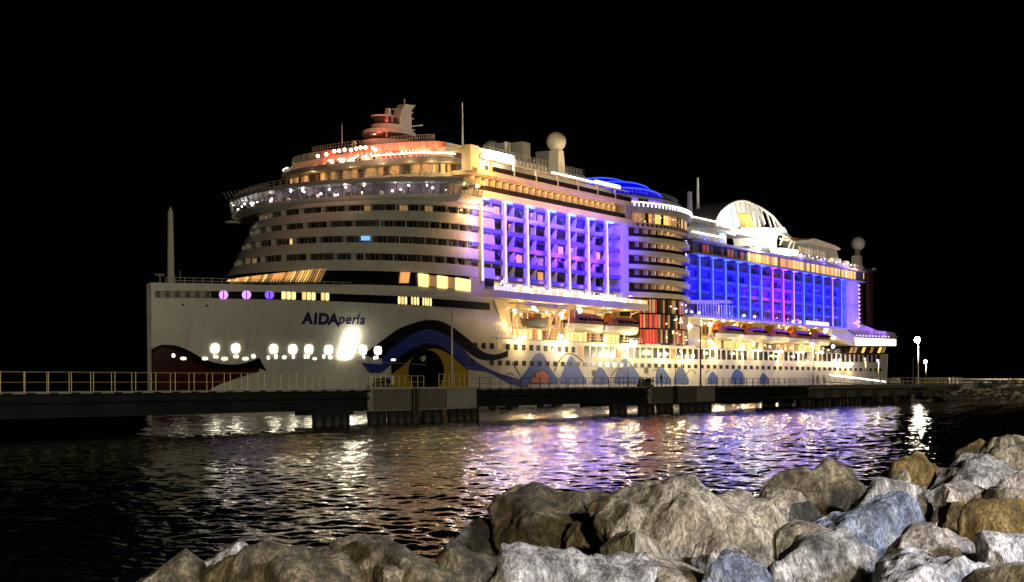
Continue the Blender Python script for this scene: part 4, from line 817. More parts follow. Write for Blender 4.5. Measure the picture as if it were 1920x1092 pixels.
# ================================================================== LIFEBOATS (hang in the davits: things of their own)
def lifeboat(u, w, z, L, Bm, H, label, canopy="orange"):
    e = empty("lifeboat", u, w, z, label, "lifeboat", "lifeboats hung along the side of the ship")
    prof = [(-.5, .12, .62), (-.46, .45, .9), (-.35, .8, 1), (-.15, 1, 1), (.15, 1, 1), (.35, .85, 1), (.45, .5, .92), (.5, .1, .66)]
    b = MB(); G = []
    for t, k, hh in prof: G.append([(t * L, Bm / 2 * k * y, H * (.46 - (.46 - zz) * hh)) for y, zz in ((-1, .46), (-.98, .3), (-.8, .12), (-.35, .0), (.35, .0), (.8, .12), (.98, .3), (1, .46))])
    b.grid(G, "boatwhite"); hl = prt(b, "hull", e, "boatwhite", True)
    b = MB(); b.grid([[(t * L * 1.0, Bm / 2 * k * s_ * 1.03, H * z_) for z_ in (.42, .5)] for s_ in (-1,) for t, k, hh in prof]); prt(b, "rubbing_strake", hl, "brown")
    b = MB(); G = []
    for t, k, hh in ((-.47, .35, .3), (-.42, .7, .75), (-.3, .85, .95), (0, .95, 1), (.28, .85, .95), (.4, .65, .75), (.46, .3, .3)): G.append([(t * L, Bm / 2 * k * y, H * (.46 + zz * hh)) for y, zz in ((-1, 0), (-.95, .2), (-.7, .42), (-.25, .54), (.25, .54), (.7, .42), (.95, .2), (1, 0))])
    b.grid(G, canopy); cn = prt(b, "canopy", e, canopy)
    for i in range(6): t = -.3 + .115 * i; box("window", cn, t * L, (t + .075) * L, -Bm / 2 * .96, -Bm / 2 * .8, H * .58, H * .72, "glass")
    box("cockpit", e, -.38 * L, -.27 * L, -Bm * .3, Bm * .3, H * .6, H * 1.12, canopy)
    for t in (-.33, .33): b = MB(); b.bar((t * L, 0, H * .9), (t * L, 0, H * 1.3), .12); prt(b, "hoist_hook", e, "galv")
    return e
bx = [((1072, 1143), "white lifeboat with orange top, first of the two full size boats behind the bow shell"), ((1146, 1208), "white lifeboat with orange top hanging next to the red lit glass atrium"),
      ((1352, 1403), "lifeboat with orange top nearest to the atrium in the aft boat bay"), ((1404, 1446), "lifeboat with orange top, second in the aft boat bay counting from the atrium"), ((1447, 1487), "lifeboat with orange top hanging in the middle of the five in the aft boat bay"),
      ((1488, 1526), "lifeboat with orange top, second from the stern end of the aft boat bay"), ((1527, 1563), "lifeboat with orange top nearest to the stern terrace")]
for (x0, x1), lb in bx:
    u0, u1 = S(x0, 620, -1)[0], S(x1, 620, -1)[0]; lifeboat((u0 + u1) / 2, .9, 14.9, (u1 - u0) * .97, 4.2, 4.1, lb)
t_ = empty("rescue_boat", (S(985, 603, 1.5)[0] + S(1027, 603, 1.5)[0]) / 2, 1.5, 15.2, "small dark open rescue boat with red stripe hung under the crane beam", "rescue boat")
b = MB(); G = [[(t * 9, 1.3 * k * y, 1.9 * zz + lift) for y, zz in ((-1, 1), (-.9, .5), (-.4, .05), (.4, .05), (.9, .5), (1, 1))] for t, k, lift in ((-.5, .75, 0), (-.3, 1, 0), (.1, 1, 0), (.35, .65, .15), (.5, .08, .45))]
b.grid(G, "darkgrey"); prt(b, "hull", t_, "darkgrey", True)
b = MB(); b.path([(-4.5, -1.05, 1.9), (-2.7, -1.38, 1.9), (.9, -1.38, 1.9), (3.2, -.9, 2.05), (4.5, 0, 2.4)], .17); b.path([(-4.5, 1.05, 1.9), (-2.7, 1.38, 1.9), (.9, 1.38, 1.9), (3.2, .9, 2.05), (4.5, 0, 2.4)], .17); prt(b, "fender_tube", t_, "red")
box("console", t_, -1.6, -.4, -.5, .5, 1.2, 2.9, "orange")

# ================================================================== WATER, SHORE
m = bpy.data.materials.new("water"); m.use_nodes = True; nt = m.node_tree; b_ = nt.nodes["Principled BSDF"]
b_.inputs["Base Color"].default_value = (.002, .004, .006, 1); b_.inputs["Roughness"].default_value = .045; b_.inputs["IOR"].default_value = 1.42
tc = nt.nodes.new("ShaderNodeTexCoord"); n1 = nt.nodes.new("ShaderNodeTexNoise"); n1.inputs["Scale"].default_value = 4.5; n1.inputs["Detail"].default_value = 3
nt.links.new(tc.outputs["Object"], n1.inputs["Vector"]); bp = nt.nodes.new("ShaderNodeBump"); bp.inputs["Strength"].default_value = .3; bp.inputs["Distance"].default_value = .05
nt.links.new(n1.outputs["Fac"], bp.inputs["Height"]); nt.links.new(bp.outputs["Normal"], b_.inputs["Normal"]); M["water"] = m
NR, NC = 1250, 560
rr = 9.0 * (440 / 9.0) ** (np.arange(NR) / (NR - 1)); aa = np.linspace(-.46, .46, NC)
Rg, Ag = np.meshgrid(rr, aa, indexing='ij'); Xw = Rg * np.sin(Ag); Yw = Rg * np.cos(Ag); Zw = np.zeros_like(Xw)
rs = np.random.RandomState(5); dR = Rg * (math.log(440 / 9.0) / NR); 
for k in range(90):
    lam = .3 * (6.0 ** (rs.rand() ** 1.1)); th_ = math.radians(205) + rs.normal() * 1.0; kx, ky = math.cos(th_) * 2 * math.pi / lam, math.sin(th_) * 2 * math.pi / lam
    amp = .0028 * lam ** .95 * (1 + .3 * rs.randn()); fade = np.clip((lam / np.maximum(dR, Rg * .0016) - 1.7) / 1.3, 0, 1)
    ph = kx * Xw + ky * Yw + rs.rand() * 6.28 + .6 * np.sin(.11 * Xw * math.sin(k) + .09 * Yw * math.cos(k))
    Zw += amp * fade * (np.sin(ph) + .22 * np.sin(2 * ph + .6))
for k in range(26):
    lam = 2.0 * (4.5 ** rs.rand()); th_ = math.radians(205) + rs.normal() * .8; kx, ky = math.cos(th_) * 2 * math.pi / lam, math.sin(th_) * 2 * math.pi / lam
    Zw += .0015 * lam * np.clip((lam / np.maximum(dR, Rg * .0016) - 2) / 1.6, 0, 1) * np.sin(kx * Xw + ky * Yw + rs.rand() * 6.28 + .8 * np.sin(.05 * Xw + k))
gust = 1 + .25 * np.sin(Xw * .05 + Yw * .031) * np.sin(Yw * .06 - Xw * .02); Zw *= gust
co = np.stack([Xw, Yw, Zw], -1).reshape(-1, 3).astype(np.float32); ii = np.arange(NR * NC).reshape(NR, NC)
qd = np.stack([ii[:-1, :-1], ii[:-1, 1:], ii[1:, 1:], ii[1:, :-1]], -1).reshape(-1, 4)
me = bpy.data.meshes.new("water"); me.vertices.add(len(co)); me.vertices.foreach_set("co", co.ravel()); me.loops.add(qd.size); me.loops.foreach_set("vertex_index", qd.ravel().astype(np.int32))
me.polygons.add(len(qd)); me.polygons.foreach_set("loop_start", np.arange(0, qd.size, 4, dtype=np.int32)); me.update(); me.validate(); me.polygons.foreach_set("use_smooth", [True] * len(qd)); me.materials.append(M["water"])
tag(obj("water", me), kind="structure")
b = MB(); b.quad((-4000, -50, -.35), (4000, -50, -.35), (4000, 5500, -.35), (-4000, 5500, -.35)); tag(prt(b, "sea", None, "water"), kind="structure")

# near bank under the boulders
mat("soil", (.05, .045, .04), .9, var=.4, scale=1.5, bump=.4)
b = MB(); G = []
for i in range(40):
    t = -8 + 62 * i / 39; px, py = -3.5 + .508 * t, 10 + .862 * t
    G.append([(px + .862 * o + .15 * math.sin(i), py - .508 * o, z + .12 * math.sin(i * 1.7 + o)) for o, z in ((-1.8, -1.2), (-.6, -.3), (.3, .7), (.8, 1.25), (1.5, 1.5), (4, 1.62), (8, 1.7), (14, 1.8), (24, 2.1))])
b.grid(G); BANK = b

def rockmat(n, c1, c2, c3):
    m = bpy.data.materials.new(n); m.use_nodes = True; nt = m.node_tree; b = nt.nodes["Principled BSDF"]; b.inputs["Roughness"].default_value = .85
    tc = nt.nodes.new("ShaderNodeTexCoord"); mp_ = nt.nodes.new("ShaderNodeMapping"); mp_.inputs["Scale"].default_value = (1, 1, .55); nt.links.new(tc.outputs["Object"], mp_.inputs["Vector"])
    na = nt.nodes.new("ShaderNodeTexNoise"); na.inputs["Scale"].default_value = 1.6; na.inputs["Detail"].default_value = 9; na.inputs["Roughness"].default_value = .68; na.inputs["Distortion"].default_value = .8
    nb = nt.nodes.new("ShaderNodeTexNoise"); nb.inputs["Scale"].default_value = 9; nb.inputs["Detail"].default_value = 8; nb.inputs["Roughness"].default_value = .7
    vo = nt.nodes.new("ShaderNodeTexVoronoi"); vo.feature = 'DISTANCE_TO_EDGE'; vo.inputs["Scale"].default_value = .9
    for q in (na, nb): nt.links.new(mp_.outputs[0], q.inputs["Vector"])
    wv = nt.nodes.new("ShaderNodeMixRGB"); wv.inputs[0].default_value = .35; nt.links.new(mp_.outputs[0], wv.inputs[1]); nt.links.new(na.outputs["Color"], wv.inputs[2]); nt.links.new(wv.outputs[0], vo.inputs["Vector"])
    r = nt.nodes.new("ShaderNodeValToRGB"); e = r.color_ramp.elements; e[0].position = .36; e[0].color = (*c1, 1); e[1].position = .66; e[1].color = (*c3, 1); k = e.new(.5); k.color = (*c2, 1)
    nt.links.new(na.outputs["Fac"], r.inputs[0])
    r2 = nt.nodes.new("ShaderNodeValToRGB"); r2.color_ramp.elements[0].position = .38; r2.color_ramp.elements[0].color = (.25, .23, .21, 1); r2.color_ramp.elements[1].position = .6; r2.color_ramp.elements[1].color = (1.25, 1.25, 1.25, 1); nt.links.new(nb.outputs["Fac"], r2.inputs[0])
    mu_ = nt.nodes.new("ShaderNodeMixRGB"); mu_.blend_type = 'MULTIPLY'; mu_.inputs[0].default_value = .85; nt.links.new(r.outputs[0], mu_.inputs[1]); nt.links.new(r2.outputs[0], mu_.inputs[2]); nt.links.new(mu_.outputs[0], b.inputs["Base Color"])
    cr_ = nt.nodes.new("ShaderNodeValToRGB"); cr_.color_ramp.elements[0].position = .0; cr_.color_ramp.elements[0].color = (.3, .28, .26, 1); cr_.color_ramp.elements[1].position = .06; cr_.color_ramp.elements[1].color = (1, 1, 1, 1); nt.links.new(vo.outputs["Distance"], cr_.inputs[0])
    m3 = nt.nodes.new("ShaderNodeMixRGB"); m3.blend_type = 'MULTIPLY'; m3.inputs[0].default_value = .6; nt.links.new(mu_.outputs[0], m3.inputs[1]); nt.links.new(cr_.outputs[0], m3.inputs[2])
    n4 = nt.nodes.new("ShaderNodeTexNoise"); n4.inputs["Scale"].default_value = 38; n4.inputs["Detail"].default_value = 4; nt.links.new(mp_.outputs[0], n4.inputs["Vector"]); r4 = nt.nodes.new("ShaderNodeValToRGB"); r4.color_ramp.elements[0].position = .4; r4.color_ramp.elements[0].color = (.5, .48, .46, 1); r4.color_ramp.elements[1].position = .58; r4.color_ramp.elements[1].color = (1.2, 1.2, 1.2, 1); nt.links.new(n4.outputs["Fac"], r4.inputs[0])
    m4 = nt.nodes.new("ShaderNodeMixRGB"); m4.blend_type = 'MULTIPLY'; m4.inputs[0].default_value = .8; nt.links.new(m3.outputs[0], m4.inputs[1]); nt.links.new(r4.outputs[0], m4.inputs[2]); nt.links.new(m4.outputs[0], b.inputs["Base Color"])
    ad = nt.nodes.new("ShaderNodeMath"); ad.operation = 'MULTIPLY_ADD'; ad.inputs[1].default_value = .35; nt.links.new(nb.outputs["Fac"], ad.inputs[0]); nt.links.new(na.outputs["Fac"], ad.inputs[2])
    bp = nt.nodes.new("ShaderNodeBump"); bp.inputs["Strength"].default_value = 1.0; bp.inputs["Distance"].default_value = .22; nt.links.new(ad.outputs[0], bp.inputs["Height"]); nt.links.new(bp.outputs["Normal"], b.inputs["Normal"]); M[n] = m
rockmat("r_tan", (.2, .16, .11), (.46, .4, .31), (.66, .61, .53)); rockmat("r_gray", (.24, .235, .24), (.48, .47, .48), (.68, .67, .7)); rockmat("r_blue", (.1, .12, .19), (.25, .3, .42), (.5, .52, .58))
rockmat("r_brown", (.05, .04, .024), (.16, .125, .075), (.38, .32, .22)); rockmat("r_ochre", (.1, .065, .015), (.25, .17, .05), (.38, .28, .13)); rockmat("r_pink", (.28, .23, .2), (.5, .44, .41), (.66, .62, .6)); rockmat("r_pale", (.42, .42, .46), (.64, .64, .69), (.8, .8, .84)); rockmat("r_dark", (.02, .022, .022), (.065, .065, .06), (.14, .13, .11))
tag(prt(BANK, "shore_bank", None, "r_brown", True), kind="structure")
def rockmesh(seed, sx, sy, sz, lvl=2, npt=15, amp=.05):
    r = random.Random(seed); bm = bmesh.new()
    for i in range(npt):
        v = Vector((r.gauss(0, 1), r.gauss(0, 1), r.gauss(0, 1))).normalized(); k = max(abs(v.x), abs(v.y), abs(v.z)); v = v * (.35 + .65 / k) * r.uniform(.82, 1.0)
        bm.verts.new((v.x, v.y, v.z))
    ret = bmesh.ops.convex_hull(bm, input=bm.verts); bmesh.ops.delete(bm, geom=[g for g in set(ret["geom_interior"]) | set(ret["geom_unused"]) if isinstance(g, bmesh.types.BMVert)], context='VERTS')
    ext = [max(abs(v.co[k]) for v in bm.verts) for k in range(3)]
    for v in bm.verts: v.co = Vector((v.co.x / ext[0], v.co.y / ext[1], v.co.z / ext[2]))
    for it in range(lvl):
        bmesh.ops.subdivide_edges(bm, edges=bm.edges[:], cuts=3, use_grid_fill=True); bmesh.ops.smooth_vert(bm, verts=bm.verts, factor=.5, use_axis_x=True, use_axis_y=True, use_axis_z=True) if it == 0 else None
    for _ in range(11):
        n = Vector((r.gauss(0, 1), r.gauss(0, 1), r.gauss(0, .8))).normalized(); ext_ = max(v.co.dot(n) for v in bm.verts); dd = ext_ * r.uniform(.7, .93)
        for v in bm.verts:
            e_ = v.co.dot(n) - dd
            if e_ > 0: v.co -= n * e_ * .93
    bm.normal_update(); o = Vector((r.random() * 50, r.random() * 50, r.random() * 50)); S_ = Vector((sx, sy, sz)); md = min(sx, sy, sz)
    for v in bm.verts:
        p = Vector((v.co.x * sx, v.co.y * sy, v.co.z * sz)); q = p + o
        d = mnoise.fractal(q * .9, 1.0, 2.0, 4) * amp * 2.6 + (mnoise.ridged_multi_fractal(q * 2.2, .9, 2.1, 5, 1.0, 2.0) - 1.1) * amp * .55 + mnoise.fractal(q * 7, .7, 2.0, 3) * amp * .8 - max(0, mnoise.noise(q * 1.3) - .1) * amp * 4 - max(0, .12 - abs(mnoise.noise(q * .8 + Vector((9, 2, 4))))) * amp * 6
        n = Vector((v.normal.x / sx, v.normal.y / sy, v.normal.z / sz)).normalized(); v.co = p + n * d * (1 if md > .4 else .5)
    ez = max(v.co.z for v in bm.verts)
    for v in bm.verts: v.co.z *= sz * 1.06 / ez
    me = bpy.data.meshes.new("boulder"); bm.to_mesh(me); bm.free(); me.polygons.foreach_set("use_smooth", [True] * len(me.polygons)); return me
def boulder(seed, x0, y0, x1, y1, d, m, label, depth=.8, rz=0, tilt=0, npt=15):
    y1 = max(y1, PPY + (EYE - 1.4) / d * F); ex_ = (x1 - x0) * .05; x0, x1 = x0 - ex_, x1 + ex_; cx, cyy = (x0 + x1) / 2, (y0 + y1) / 2; rx, rz_ = ray(cx, cyy); k = d / F
    me = rockmesh(seed, (x1 - x0) / 2 * k, (x1 - x0) / 2 * k * depth if depth < 3 else depth, (y1 - y0) / 2 * k, npt=npt, amp=.035 + .012 * (x1 - x0) / 2 * k); me.materials.append(M[m])
    o = obj("boulder", me); o.location = (rx * d, d, EYE + rz_ * d); o.rotation_euler = (0, tilt, rz); return tag(o, label, "boulder", "boulders of the shore in front")
BL = [(1, 205, 1035, 420, 1200, 12.4, "r_brown", "low dark brown boulder at the black lower left end of the shore", .9, .1, 0), (2, 350, 1010, 640, 1200, 12.6, "r_brown", "rounded brown boulder with a pale patch, second from the left end", .9, -.1, .1),
      (33, 360, 1020, 480, 1100, 13.6, "r_gray", "pale grey stone peeping out behind the two brown boulders at left", .9, 0, -.1), (4, 560, 1016, 900, 1230, 12.8, "r_brown", "long brown boulder sloping down to the pale grey slab", .8, .1, .16),
      (5, 806, 978, 985, 1110, 16.0, "r_dark", "dark greenish wedge boulder at the water edge left of the tall tan boulder", .9, .3, -.15), (6, 930, 915, 1330, 1130, 15.9, "r_brown", "dark brown boulder with a hollow face, leaning on the big tan boulder", .9, 0, .03),
      (7, 1075, 893, 1492, 1160, 14.6, "r_tan", "largest tan boulder rising in the middle of the shore", .8, .1, .03), (8, 835, 1016, 1260, 1260, 11.6, "r_gray", "broad pale blue grey slab lying in front of the big tan boulder", .7, 0, -.06),
      (9, 1290, 1040, 1470, 1250, 11.7, "r_blue", "dark blue grey boulder filling the gap below the big tan boulder", .8, 0, 0), (10, 1378, 868, 1665, 1000, 18.2, "r_brown", "mottled brown boulder at the water edge behind the big tan boulder", .8, 0, .02),
      (11, 1420, 922, 1530, 1030, 16.4, "r_tan", "tan wedge stone between the big tan boulder and the blue grey block", .9, 0, .2), (12, 1470, 942, 1550, 1060, 15.4, "r_dark", "small black grey stone left of the blue grey block", .9, 0, 0),
      (13, 1500, 926, 1760, 1050, 14.8, "r_blue", "long flat faced blue grey block right of the big tan boulder", .6, .06, 0), (14, 1410, 1000, 1650, 1230, 12.0, "r_gray", "grey boulder in the bottom row right of the dark blue stone", .8, .1, -.08),
      (15, 1560, 990, 1930, 1160, 12.6, "r_pink", "wide pinkish grey boulder under the blue grey block", .7, -.1, .02), (16, 1560, 1038, 1960, 1260, 11.0, "r_pale", "palest bluish white boulder along the bottom right edge", .7, 0, .02),
      (17, 1645, 850, 1800, 930, 24, "r_ochre", "flat olive brown stone at the water edge right of the mottled boulder", .8, 0, 0), (18, 1665, 856, 1940, 950, 20.5, "r_gray", "streaked grey boulder, upper row near the right edge", .7, -.05, -.08),
      (19, 1585, 898, 1760, 975, 17.4, "r_gray", "small grey stone on top of the blue grey block", .8, 0, .03), (20, 1725, 905, 1870, 985, 17, "r_pink", "pinkish stone above the dark ochre gap stone", .8, 0, .05),
      (21, 1862, 888, 1990, 980, 16.6, "r_pink", "pinkish boulder cut off by the right edge, above the ochre block", .8, 0, 0), (22, 1735, 944, 1830, 1030, 15.2, "r_ochre", "small dark ochre stone in the gap between blue grey and ochre blocks", .8, 0, 0),
      (23, 1800, 938, 1990, 1050, 14.4, "r_ochre", "squared ochre block at the right edge", .7, .05, 0), (24, 1790, 824, 1865, 875, 30, "r_ochre", "olive boulder farthest back at the water edge", .8, 0, 0), (25, 1850, 818, 1960, 890, 28, "r_tan", "pale tan boulder at the back beside the right edge", .8, 0, 0),
      (26, 1815, 1000, 1990, 1120, 12.4, "r_pale", "pale whitish stone below the ochre block at the right edge", .8, 0, .05), (27, 1180, 905, 1330, 990, 17.5, "r_tan", "tan stone showing behind the top of the big tan boulder", .8, 0, 0), (28, 1640, 885, 1710, 925, 19.4, "r_tan", "small tan stone between the mottled boulder and the streaked grey boulder", .9, 0, 0),
      (30, 480, 1040, 700, 1200, 12.0, "r_brown", "mottled brown boulder along the bottom edge between two brown ones at left", .9, .4, 0), (31, 770, 1030, 960, 1180, 13.2, "r_brown", "brown boulder at the bottom left of the pale blue grey slab", .9, .2, .1), (32, 1035, 968, 1190, 1120, 14.8, "r_brown", "dark brown stone filling the hollow left of the big tan boulder", .9, .2, 0), (34, 690, 1060, 880, 1190, 12.4, "r_brown", "low brown stone at the bottom edge left of the pale blue grey slab", .9, 0, 0), (29, 1290, 1010, 1420, 1110, 12.6, "r_pink", "pinkish stone wedged at the foot of the big tan boulder", .9, 0, .1)]
for a in BL: boulder(*a)
rb = random.Random(11); vs_, fs_ = [], []                             # smaller stones between and behind the boulders
for i in range(330):
    t = rb.uniform(-6, 45); o = rb.uniform(.3, 9) if rb.random() < .75 else rb.uniform(.2, 3); s_ = rb.uniform(.14, .34) if rb.random() < .8 else rb.uniform(.35, .6)
    px, py = -3.5 + .508 * t + .862 * o, 10 + .862 * t - .508 * o
    if py < 9 or math.hypot(px, py) < 9: continue
    zb_ = interp([(.3, .7), (.8, 1.25), (1.5, 1.5), (4, 1.62), (9, 1.72)], o); me = rockmesh(500 + i, s_ * rb.uniform(.9, 1.5), s_, s_ * rb.uniform(.6, .9), lvl=1, npt=11, amp=.03); a_ = rb.random() * 6.28; base = len(vs_)
    for v in me.vertices: vs_.append((px + v.co.x * math.cos(a_) - v.co.y * math.sin(a_), py + v.co.x * math.sin(a_) + v.co.y * math.cos(a_), zb_ + v.co.z + s_ * .2))
    fs_ += [tuple(base + k for k in p.vertices) for p in me.polygons]; bpy.data.meshes.remove(me)
me = bpy.data.meshes.new("rubble"); me.from_pydata(vs_, [], fs_); me.materials.append(M["r_tan"]); tag(obj("rubble", me), kind="stuff")

# ================================================================== MOORING DOLPHINS, CATWALKS, TRESTLE
DWW = -64.0; DZ = 3.42
def rail(root, u0, u1, w, z, h, step, m, lower=True, name="railing_post", thin=1):
    n = max(1, round((u1 - u0) / step)); b = MB(); b.bar((0, 0, 0), (0, 0, h), .034, m, 5); me = None
    for i in range(n + 1):
        if me is None: o = prt(b, name, root, m); me = o.data
        else: o = obj(name, me, root)
        o.location = (u0 + (u1 - u0) * i / n, w, z)
    b = MB(); b.bar((u0, w, z + h), (u1, w, z + h), .032 * thin, m, 5); prt(b, "top_rail", root, m); b = MB(); b.bar((u0, w, z + h * .5), (u1, w, z + h * .5), .025 * thin, m, 5); prt(b, "mid_rail", root, m)
def catwalk(u0, u1, label, railm, h=1.55):
    e = empty("catwalk", u0, DWW, 0, label, "catwalk"); L = u1 - u0
    b = MB(); b.box(.2, L - .2, -.1, 2.6, DZ - .3, DZ - .12); prt(b, "walkway", e, "gird")
    for w in (0.25, 2.1):
        b = MB(); b.box(.25, L - .25, w, w + .12, 1.5, DZ - .34); b.box(.25, L - .25, w - .2, w + .32, 1.38, 1.5); b.box(.25, L - .25, w - .2, w + .32, DZ - .34, DZ - .305); prt(b, "girder", e, "gird")
    n = int(L / 2.1)
    for i in range(n): u = .6 + i * (L - 1.2) / n; box("kick_plate", e, u + .1, u + 1.3, -.16, -.12, DZ - .22, DZ - .13, "concrete")
    box("deck_edge", e, .2, L - .2, -.15, -.1, DZ - .13, DZ - .05, "concrete"); b = MB(); b.bar((.3, -.02, 2.5), (L - .3, -.02, 2.5), .1, "steel", 8); prt(b, "pipe", e, "galv")
    rail(e, .3, L - .3, -.12, DZ - .12, h, 2.15, railm, thin=.35); rail(e, .3 + .0, L - .3, 2.62, DZ - .12, h, 2.15, railm, thin=.35)
    return e
catwalk(-150, -56.0, "dark steel catwalk with yellow railings running in from the black left edge", "yellow"); catwalk(-37.4, 3.9, "black steel catwalk between the two concrete mooring platforms", "steel", 1.25); catwalk(24.4, 62, "black steel catwalk between the second concrete platform and the pier deck", "steel", 1.25)  # dark railing colour on the two farther spans paints in their backlit look
def pile(e, u, w, r=.45, lean=0, lw=0):
    b = MB(); b.bar((u + lean, w + lw, -2), (u, w, 1.35), r, None, 12); prt(b, "pile", e, "pile", True)
d1 = empty("mooring_dolphin", -55.9, DWW, 0, "nearer concrete mooring platform with yellow railings and a lamp post", "mooring platform", "concrete mooring platforms in the water"); L1 = 18.4
b = MB(); b.box(0, L1, 0, 7, 1.2, DZ); cap = prt(b, "concrete_cap", d1, "concrete"); 
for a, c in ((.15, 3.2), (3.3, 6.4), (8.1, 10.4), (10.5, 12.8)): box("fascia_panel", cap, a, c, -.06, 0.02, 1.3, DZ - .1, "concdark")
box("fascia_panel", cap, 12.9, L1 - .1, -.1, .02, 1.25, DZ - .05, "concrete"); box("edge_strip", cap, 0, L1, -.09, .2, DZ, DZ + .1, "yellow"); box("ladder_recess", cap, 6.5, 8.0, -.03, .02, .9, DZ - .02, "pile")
b = MB(); b.bar((6.85, -.12, .2), (6.85, -.12, DZ), .05); b.bar((7.6, -.12, .2), (7.6, -.12, DZ), .05)
for i in range(8): b.bar((6.85, -.12, .4 + .4 * i), (7.6, -.12, .4 + .4 * i), .03)
prt(b, "ladder", d1, "concdark")
for x in (699, 712, 736, 750, 764, 777, 801, 818, 848, 862, 875, 887): pile(d1, S(x, 790, -63.2)[0] + 55.9, .8, .62, .1, -.2)
# end bent that carries the catwalk
bt_ = empty("pile_bent", -63.2, DWW, 0, "pair of thick black piles carrying the left catwalk just short of the near platform", "pile bent"); box("crosshead", bt_, -.6, 4.2, -.2, 3, .95, 1.36, "pile")
for u in (0, 1.3, 2.6, 3.6): pile(bt_, u, .6, .64)
rail(d1, 11.6, L1 - .2, .15, DZ + .1, 1.35, 1.0, "yellow"); rail(d1, 0, 2.4, .15, DZ + .1, 1.35, .8, "yellow"); rail(d1, 9, L1 - .2, 6.8, DZ, 1.35, 1.2, "yellow")
def hooks(e, u, w, label):
    q = bpy.data.objects.new("mooring_hook", None); C.objects.link(q); q.location = world(*u_w(e, u, w)); q.rotation_euler = (0, 0, ROT); tag(q, label, "mooring hook")
    box("base", q, -1.4, 1.4, -.6, .6, 0, .28, "darkgrey"); box("hook_body", q, -1.1, -.6, -.4, .5, .28, 1.0, "darkgrey"); box("hook_body", q, -.2, .3, -.4, .5, .28, 1.0, "darkgrey"); box("capstan", q, .7, 1.2, -.3, .3, .28, 1.1, "darkgrey")
    b = MB(); b.bar((-.85, -.4, .9), (-.85, -1.2, .7), .12); b.bar((.05, -.4, .9), (.05, -1.2, .7), .12); prt(b, "hook", q, "steel"); box("marker_plate", q, -1.95, -1.62, -.4, -.34, .5, 1.25, "white"); box("marker_plate", q, 1.45, 1.8, -.4, -.34, .5, 1.25, "white")
    b = MB(); b.bar((-1.78, -.33, 0), (-1.78, -.33, 1.3), .05); b.bar((1.62, -.33, 0), (1.62, -.33, 1.3), .05); prt(b, "marker_post", q, "yellow"); return q
def u_w(e, u, w): return (e["u0"] + u, DWW + w, DZ)
d1["u0"] = -55.9; hooks(d1, 4.0, 2.0, "black quick release mooring hook with two white marker plates on the nearer platform")
def post(name, u, w, z, h, label, arm=1.1, lit=None, m="galv", r=.09, cat="lamp post", grp=None, power=0, bulb_r=.2, pcol=(1, .92, .72)):
    e = empty(name, u, w, z, label, cat, grp); b = MB(); b.bar((0, 0, 0), (0, 0, h), r, m, 8, r * .65); prt(b, "pole", e, m, True); box("base_plate", e, -.25, .25, -.25, .25, 0, .06, m)
    b = MB(); b.bar((0, 0, h - .05), (-arm, 0, h), .05, m, 6); 
    prt(b, "arm", e, m); b = MB(); b.loft([(-arm - .55, -.16, h), (-arm, -.12, h), (-arm, .12, h), (-arm - .55, .16, h)], [(-arm - .5, -.1, h + .14), (-arm, -.08, h + .12), (-arm, .08, h + .12), (-arm - .5, .1, h + .14)]); hd = prt(b, "lamp_head", e, m)
    if lit:
        b = MB(); s_ = bulb_r; b.rev([(0, -s_), (s_ * .7, -s_ * .7), (s_, 0), (s_ * .7, s_ * .7), (0, s_)], (-arm - .25, 0, h - .12 - s_ * .6), 12); prt(b, "bulb", hd, lit, True)
        if power: o = lamp('POINT', -arm - .25, 0, h - .7 - s_, power, pcol, e, .15)
    return e
up_, zp = S(847, 580, -60); post("lamp_post", up_, -60, DZ, zp - DZ, "tall unlit lamp post standing on the nearer concrete platform in front of the painted eye", 1.2, r=.13)
d2 = empty("mooring_dolphin", 4, DWW, 0, "farther concrete mooring platform, smaller in view, with a tall thin lamp post", "mooring platform", "concrete mooring platforms in the water"); L2 = 20.3; d2["u0"] = 4
b = MB(); b.box(0, L2, 0, 7, 1.2, DZ); cap = prt(b, "concrete_cap", d2, "concrete")
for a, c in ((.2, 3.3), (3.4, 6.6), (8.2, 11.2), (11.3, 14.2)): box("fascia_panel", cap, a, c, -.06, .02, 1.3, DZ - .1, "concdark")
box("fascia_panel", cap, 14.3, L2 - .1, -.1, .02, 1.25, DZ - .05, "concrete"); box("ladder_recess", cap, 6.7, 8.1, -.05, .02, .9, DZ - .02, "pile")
for x in (1152, 1164, 1205, 1216, 1240, 1252, 1283, 1296, 1310, 1324): pile(d2, S(x, 770, -63.2)[0] - 4, .8, .75, .1, -.2)
box("crosshead", d2, -8.3, -5.4, 0, 6, .95, 1.36, "pile")
rail(d2, 1, L2 - .3, 6.8, DZ, 1.25, 1.5, "steel"); hooks(d2, 2.4, 2.0, "black mooring hook on the left end of the farther platform")
up_, zp = S(1313, 612, -59); post("lamp_post", up_, -59, DZ, zp - DZ, "tall dark lamp post standing on the farther concrete platform", 1.2, m="steel", r=.13)
# trestle deck to the shore
tr = empty("pier_trestle", 62.2, DWW, 0, "low concrete pier deck on piles joining the ship side to the rocky shore", "pier"); LT = 92
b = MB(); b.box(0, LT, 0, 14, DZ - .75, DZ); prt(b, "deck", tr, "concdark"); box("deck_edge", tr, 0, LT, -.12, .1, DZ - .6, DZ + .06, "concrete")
for u in (.5, 8, 15.5, 24, 33, 43, 54):
    for w in (1.2, 8): pile(tr, u, w, .75); pile(tr, u + 2.2, w, .75); box("crosshead", tr, u - 1, u + 3.2, .3, 9.5, 1.3, DZ - .76, "concdark") if w < 2 else None
box("abutment", tr, 66, 78, -.6, 12, -.5, DZ - .76, "concrete")
rail(tr, 44, LT, .1, DZ, 1.35, 3.0, "yellow", thin=2.6); rail(tr, 0, LT, 13.8, DZ, 1.25, 3.0, "galv")
